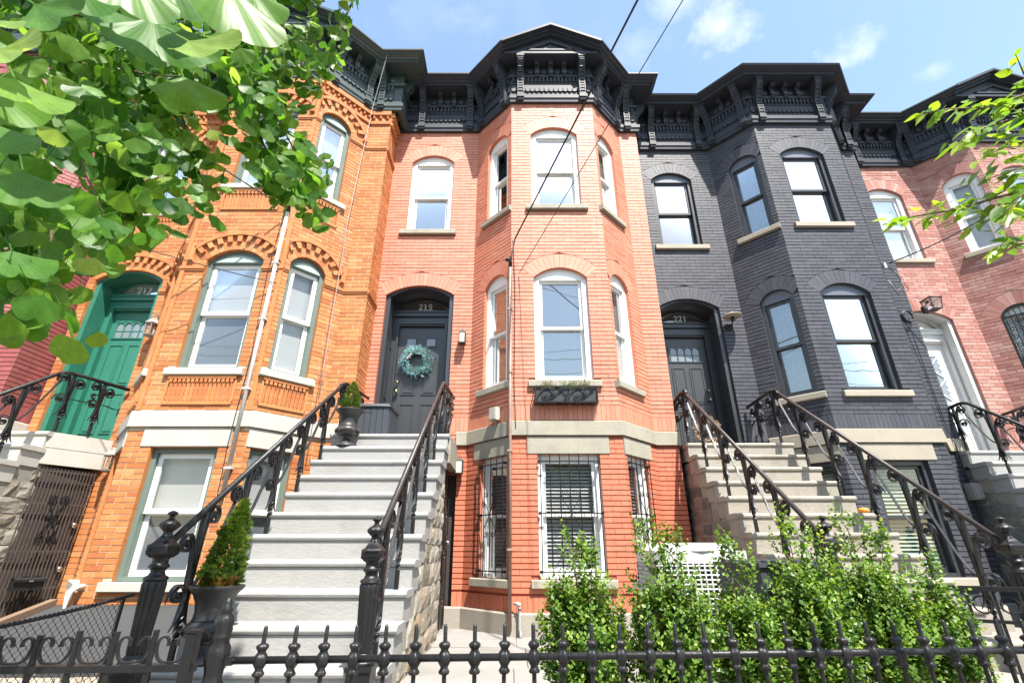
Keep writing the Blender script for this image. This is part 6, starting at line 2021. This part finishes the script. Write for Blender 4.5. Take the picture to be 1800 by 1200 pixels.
# yard of the salmon house
def ac_unit():
    r = thing('air_conditioner', 'pale air conditioner condenser with a louvred side behind the boxwoods', 'air conditioner', (1.66, 4.95, R(-.92)))
    w = .40; mb = MB()
    prof = [(-w,-w+.06),(-w,w-.06),(-w+.06,w),(w-.06,w),(w,w-.06),(w,-w+.06),(w-.06,-w),(-w+.06,-w)]
    H = .97
    mb.prism([(x,y,0.0) for x,y in reversed(prof)], (0,0,.05)); o = obj('base_pan', mb, M['ac'], r)
    mb = MB(); mb.prism([(x*.93,y*.93,.05) for x,y in reversed(prof)], (0,0,H-.2)); obj('coil', mb, M['ac_dark'], r)
    mb = MB()
    mb.prism([(x*1.01,y*1.01,H-.16) for x,y in reversed(prof)], (0,0,.10))
    mb.lathe([(.42,H-.06),(.40,H-.03),(.34,H-.0),(.31,H+.005),(.29,H-.02),(.02,H-.03)], (0,0,0), 28)
    o = obj('fan_cowl', mb, M['ac'], r); smooth_auto(o, 30)
    mb = MB()
    for k in range(12):
        mb.lathe([(.02+.024*k,H-.018),(.026+.024*k,H-.012)], n=20, cap=False)
    obj('fan_guard', mb, M['ac_dark'], r)
    mb = MB()
    for k in range(21):
        z = .07+.036*k
        for a in range(8):
            p0, p1 = prof[a], prof[(a+1) % 8]
            mb.tube([(p0[0],p0[1],z),(p1[0],p1[1],z)], .0075, 4, cap=False)
    for a in range(8):
        p0, p1 = prof[a], prof[(a+1) % 8]
        nn = 14 if a % 2 == 0 else 3
        for k in range(nn+1):
            t = k/nn; x, y = p0[0]+(p1[0]-p0[0])*t, p0[1]+(p1[1]-p0[1])*t
            mb.box(x-.006,x+.006,y-.006,y+.006,.05,H-.16)
    obj('louvre_guard', mb, M['ac'], r)['kind'] = 'stuff'
ac_unit()
def yard_bin(label, loc, w, d, h, rz):
    r = thing('storage_bin', label, 'storage bin', loc)
    mb = MB(); mb.prism([(-w,-d,0),(w,-d,0),(w*1.06,-d*1.06,h),(-w*1.06,-d*1.06,h)], (0,2*d,0)); obj('bin_body', mb, M['grey_box'], r)
    mb = MB(); mb.box(-w*1.12,w*1.12,-d*1.14,d*1.1,h+.001,h+.03)
    for k in range(4): mb.box(-w*1.0,w*1.0,-d+2*d*(k+.2)/4,-d+2*d*(k+.7)/4,h+.0305,h+.045)
    obj('bin_lid', mb, M['grey_box'], r); r.rotation_euler.z = rz
yard_bin('dark grey lidded storage bin between the condenser and the boxwoods', (2.02, 4.15, R(-.92)), .28, .24, .80, .25)
mb = MB(); mb.box(.55,1.05,2.95,3.35,R(-.919),R(-.74))
tag(obj('planter_trough', mb, M['ac_dark'], None), 'low dark trough around the first boxwood', 'planter')

bw = 'boxwood shrubs behind the street fence'
boxwood('narrow boxwood in front of the barred bay window, leftmost of its row', .41, 3.40, .82, .25, 11, 1000, peaks=[(0,.93),(.10,.84)])
boxwood('tall boxwood in front of the white air conditioner', 1.0, 3.45, .80, .29, 12, 1250, peaks=[(-.10,1.04),(.06,.92)])
boxwood('thin boxwood just left of the dark storage bin', 1.47, 3.55, .68, .26, 13, 850, peaks=[(.0,.92),(.10,.80)])
boxwood('broad bushy boxwood in front of the beige stoop newel', 1.98, 3.66, .86, .31, 14, 1350, peaks=[(.0,1.04),(.16,.95)])
boxwood('tallest tipped boxwood before the lower beige steps', 2.52, 3.74, .86, .31, 15, 1250, peaks=[(-.04,1.10),(.13,.95)])
boxwood('low boxwood at the right end of its row', 2.98, 3.82, .66, .25, 16, 700, peaks=[(.0,.76)])
boxwood('sparse small boxwood between the first two bushes', .70, 3.75, .56, .12, 17, 130, peaks=[(0,.72)])

# yard of the ochre house
def hatch():
    r = thing('cellar_hatch', 'sloping cellar hatch under dark wire screen before the ochre house', 'cellar hatch', (-3.9, 5.4, R(-.95)))
    o0 = Vector(r.location)
    mb = MB(); mb.prism([(-1.0,-.75,0),(-1.0,.45,0),(-1.0,.45,.40),(-1.0,-.75,.10)], (2.2,0,0)); obj('hatch_screen', mb, M['mesh_grey'], r)
    mb = MB(); mb.prism([(1.21,-.85,0),(1.21,.45,0),(1.21,.45,.47),(1.21,-.85,.15)], (.07,0,0)); mb.prism([(-1.09,-.85,0),(-1.09,.45,0),(-1.09,.45,.46),(-1.09,-.85,.14)], (.08,0,0)); obj('hatch_board', mb, M['wood'], r)
hatch()
mb = MB(); rs = random.Random(3)
for k in range(420):
    b = Vector((rs.uniform(-3.6,-2.46), rs.uniform(2.5,3.9), R(-.95)+.01)); d = Vector((rs.gauss(0,1), rs.gauss(0,1), rs.uniform(.1,1.3))).normalized()*rs.uniform(.08,.32)
    mb.tone = rs.random(); mb.tube([b, b+d*.5+Vector((rs.gauss(0,.02),rs.gauss(0,.02),.02)), b+d], .0028, 3, cap=False)
M['twig'] = mat('dead_twig', None, .9, .2, 20, tones=[(0,(.16,.10,.06)),(1,(.42,.32,.22))])
o = obj('dead_twigs', mb, M['twig'], None); o['kind'] = 'stuff'; o['label'] = 'tangle of dry brown twigs behind the chain link fence'
def side_hood():
    r = thing('cellar_window', 'small dark green cellar opening under a stone cap beside the grey stoop', 'cellar opening', (-2.75, 5.95, R(-.95)))
    mb = MB(); mb.box(-.28,.35,-.12,.3,.50,.62); obj('stone_cap', mb, M['stone_pale'], r)
    mb = MB(); mb.box(-.27,-.20,-.10,.25,0,.499); mb.box(-.199,.30,-.06,-.03,.34,.40); mb.box(-.199,.30,-.02,0,0,.499); obj('hatch_frame', mb, M['green'], r)
side_hood()
pipe_thing('vent_pipe', 'short white vent pipe on the ochre wall beside the barred gate', 'pipe', [('pipe_run', [(-4.75,5.78,R(-.95)),(-4.75,5.78,R(-.42)),(-4.75,5.84,R(-.38)),(-4.75,5.95,R(-.38))], .035, 'pipe_white')], (-4.75,5.78,R(-.95)))

# dried wreath hung low on the railing by 221
def dry_bunch():
    r = thing('dried_wreath', 'brown dried wreath leaning by the door numbered 221', 'wreath', (2.92, 7.05, R(1.42)))
    rs = random.Random(6); mb = MB()
    for k in range(340):
        a = rs.uniform(0,2*PI); c = Vector((.17*math.cos(a), rs.uniform(-.03,.03), .20+.17*math.sin(a))); d = Vector((rs.gauss(0,1),rs.gauss(0,.6),rs.gauss(0,1))).normalized()*rs.uniform(.03,.09)
        mb.tone = rs.random(); w = d.cross(Vector((.2,1,.1))).normalized()*.010
        mb.poly((c, c+d*.5+w, c+d, c+d*.5-w))
    obj('dry_leaves', mb, M['twig'], r)['kind'] = 'stuff'
    mb = MB(); mb.tube([(.16*math.cos(a*PI/12),0,.20+.16*math.sin(a*PI/12)) for a in range(25)], .018, 6); obj('wreath_ring', mb, M['bark'], r)
dry_bunch()
def pumpkin():
    r = thing('pumpkin', 'small orange pumpkin on the beige steps by the green blind window', 'pumpkin', (4.02, 5.78, R(1.415-5*RISE)))
    mb = MB(); mb.lathe([(.01,.002),(.05,.004),(.085,.03),(.092,.06),(.075,.09),(.04,.102),(.006,.098)], n=28, flute=9, fa=.05); obj('pumpkin_flesh', mb, M['pumpkin'], r, smooth=True)
    mb = MB(); mb.tube([(0,0,.096),(.004,0,.115),(.014,0,.128)], [.010,.007,.006], 6); obj('pumpkin_stalk', mb, M['bark'], r)
    return r
M['pumpkin'] = mat('orange_rind', (.75,.26,.03), .5, .1, 8)
pumpkin().scale = (.62,.62,.62)
def wall_plug(label, loc):
    r = thing('wall_outlet', label, 'outlet box', loc); mb = MB(); mb.box(-.06,.06,-.06,0,-.06,.06); obj('outlet_body', mb, M['ac_dark'], r); mb = MB(); mb.box(-.05,.05,-.075,-.061,-.045,.05); obj('outlet_cover', mb, M['ac_dark'], r)
wall_plug('round black outlet box low on the charcoal wall', (6.15, 6.885, R(.10)))
def grey_meter():
    r = thing('meter_box', 'grey utility box at the right edge of the charcoal house', 'utility box', (6.98,7.56,R(.80))); mb = MB(); mb.box(-.10,.10,-.14,0,-.12,.12); obj('box_body', mb, M['cable_grey'], r); mb = MB(); mb.box(-.085,.085,-.155,-.141,-.10,.10); obj('box_cover', mb, M['cable_grey'], r)
grey_meter()
street_fence(); gate_post(); scroll_fence(); chain_link()
def side_rail():
    r = thing('scroll_gate', 'low scrolled iron panel at the right beside the last beige step', 'gate', (3.35,3.6,R(-.95)))
    o0 = Vector(r.location); A = Vector((2.95,3.95,0)); B = Vector((3.95,3.35,0)); d = B-A; L = d.length; d.normalize(); n = Vector((d.y,-d.x,0))
    f = lambda p,q,o: A+d*p+n*o+Vector((0,0,R(q)))-o0
    mb = MB(); mb.ribbon([(0,-.25),(L,-.25)], .05,.03,f); mb.ribbon([(0,-.45),(L,-.45)], .03,.02,f); mb.ribbon([(0,-.85),(L,-.85)], .03,.02,f); obj('gate_rail', mb, M['iron'], r)
    for k in range(9):
        p = L*k/8; mb = MB(); mb.ribbon([(p,-.93),(p,-.265)], .018,.018,f); obj('gate_bar', mb, M['iron'], r)
        if k < 8:
            mb = MB(); c = (p+L/16, -.35); mb.ribbon(spiral(c,.055,.05,0,1,16), .016,.010,f); obj('scroll', mb, M['iron'], r)
side_rail()
# across the street behind the camera: what the window panes mirror
def far_house(x0, w, h, m, lab):
    r = thing('brick_building', lab, 'building', (x0+w/2, -15.5, 0), 'buildings across the street')
    mb = MB(); mb.box(-w/2+.02, w/2-.02, -6, 0, 0, h); obj('wall', mb, M[m], r)
    mb = MB(); mb.box(-w/2+.021, w/2-.021, -.2, .35, h-.5, h+.15); obj('cornice', mb, M['cornice_black'], r)
    for i in range(3):
        for j in range(3):
            x = -w/2 + w*(i+.5)/3; z = 1.2+2.9*j
            mb = MB(); mb.box(x-.5, x+.5, -.02, .05, z, z+1.7); f = obj('window', mb, M['white'], r)
            mb = MB(); mb.box(x-.42, x+.42, .051, .06, z+.08, z+1.62); obj('pane', mb, M['sky_pane'], f)
for i, (w, h, m, lab) in enumerate(((5.2,9.4,'rose','rose brick building across the street, leftmost'),(5.4,9.0,'stone_beige','beige building across the street'),(5.0,9.6,'orange','ochre brick building across the street'),(5.6,9.1,'black','charcoal building across the street'),(5.2,9.5,'red','salmon building across the street'))):
    far_house(-13 + 5.45*i, w, h, m, lab)
def street_tree(x, y, h, seed, lab):
    r = thing('street_tree', lab, 'tree', (x, y, 0), 'street trees'); rs = random.Random(seed)
    mb = MB(); mb.tube([(0,0,0),(.05,0,h*.4),(0,.1,h*.8)], [.14,.10,.03], 8); obj('trunk', mb, M['bark'], r)
    mb = MB()
    for k in range(2600):
        a, b, q = rs.uniform(0,2*PI), rs.uniform(-1,1), rs.random()**.45
        lump = 1+.22*math.sin(3*a+seed)+.18*math.sin(5*b+2*a)
        c = Vector((math.cos(a)*math.sqrt(1-b*b)*h*.30, math.sin(a)*math.sqrt(1-b*b)*h*.30, b*h*.32))*q*lump + Vector((0,0,h*.68))
        d = Vector((rs.gauss(0,1),rs.gauss(0,1),rs.gauss(0,1))).normalized()*.20; w = d.cross(Vector((rs.gauss(0,1),rs.gauss(0,1),1))).normalized()*.08
        mb.tone = rs.random(); mb.poly((c, c+d*.5+w, c+d, c+d*.5-w))
    obj('crown', mb, M['box_leaf'], r)['kind'] = 'stuff'
gw2 = 'street cables across the road'
for i, (y, z, r) in enumerate(((-8.6, 8.2, .02), (-8.65, 8.75, .015), (-8.5, 9.3, .012), (-8.7, 10.1, .015), (-8.6, 10.5, .012))):
    cable(('lowest thick street cable on the poles across the road', 'second lowest street cable across the road', 'thin middle street cable across the road', 'second highest street cable across the road', 'topmost street cable across the road')[i], [(-30, y, z+.3), (6.3, y, z), (32, y, z+.2)], r, 'cable', .5, group=gw2, n=20)
def pole():
    r = thing('utility_pole', 'wooden utility pole with a cross arm across the road', 'pole', (6.3, -8.75, 0))
    mb = MB(); mb.tube([(0,0,0),(0,0,5),(0,0,11.2)], [.16,.14,.11], 10); obj('pole_shaft', mb, M['bark'], r, smooth=True)
    mb = MB(); mb.box(-.06,.06,-1.1,1.1,10.0,10.12); obj('cross_arm', mb, M['bark'], r)
    mb = MB(); mb.lathe([(.2,8.6),(.24,8.65),(.24,9.35),(.2,9.4)], (.33,0,0), 12); obj('transformer', mb, M['cable_grey'], r)
pole()
street_tree(-5.5, -9.5, 6.5, 1, 'leafy tree on the far pavement, to the left')
street_tree(3.4, -9.8, 6.0, 2, 'leafy tree on the far pavement, to the right')
ginkgo(); cherry()
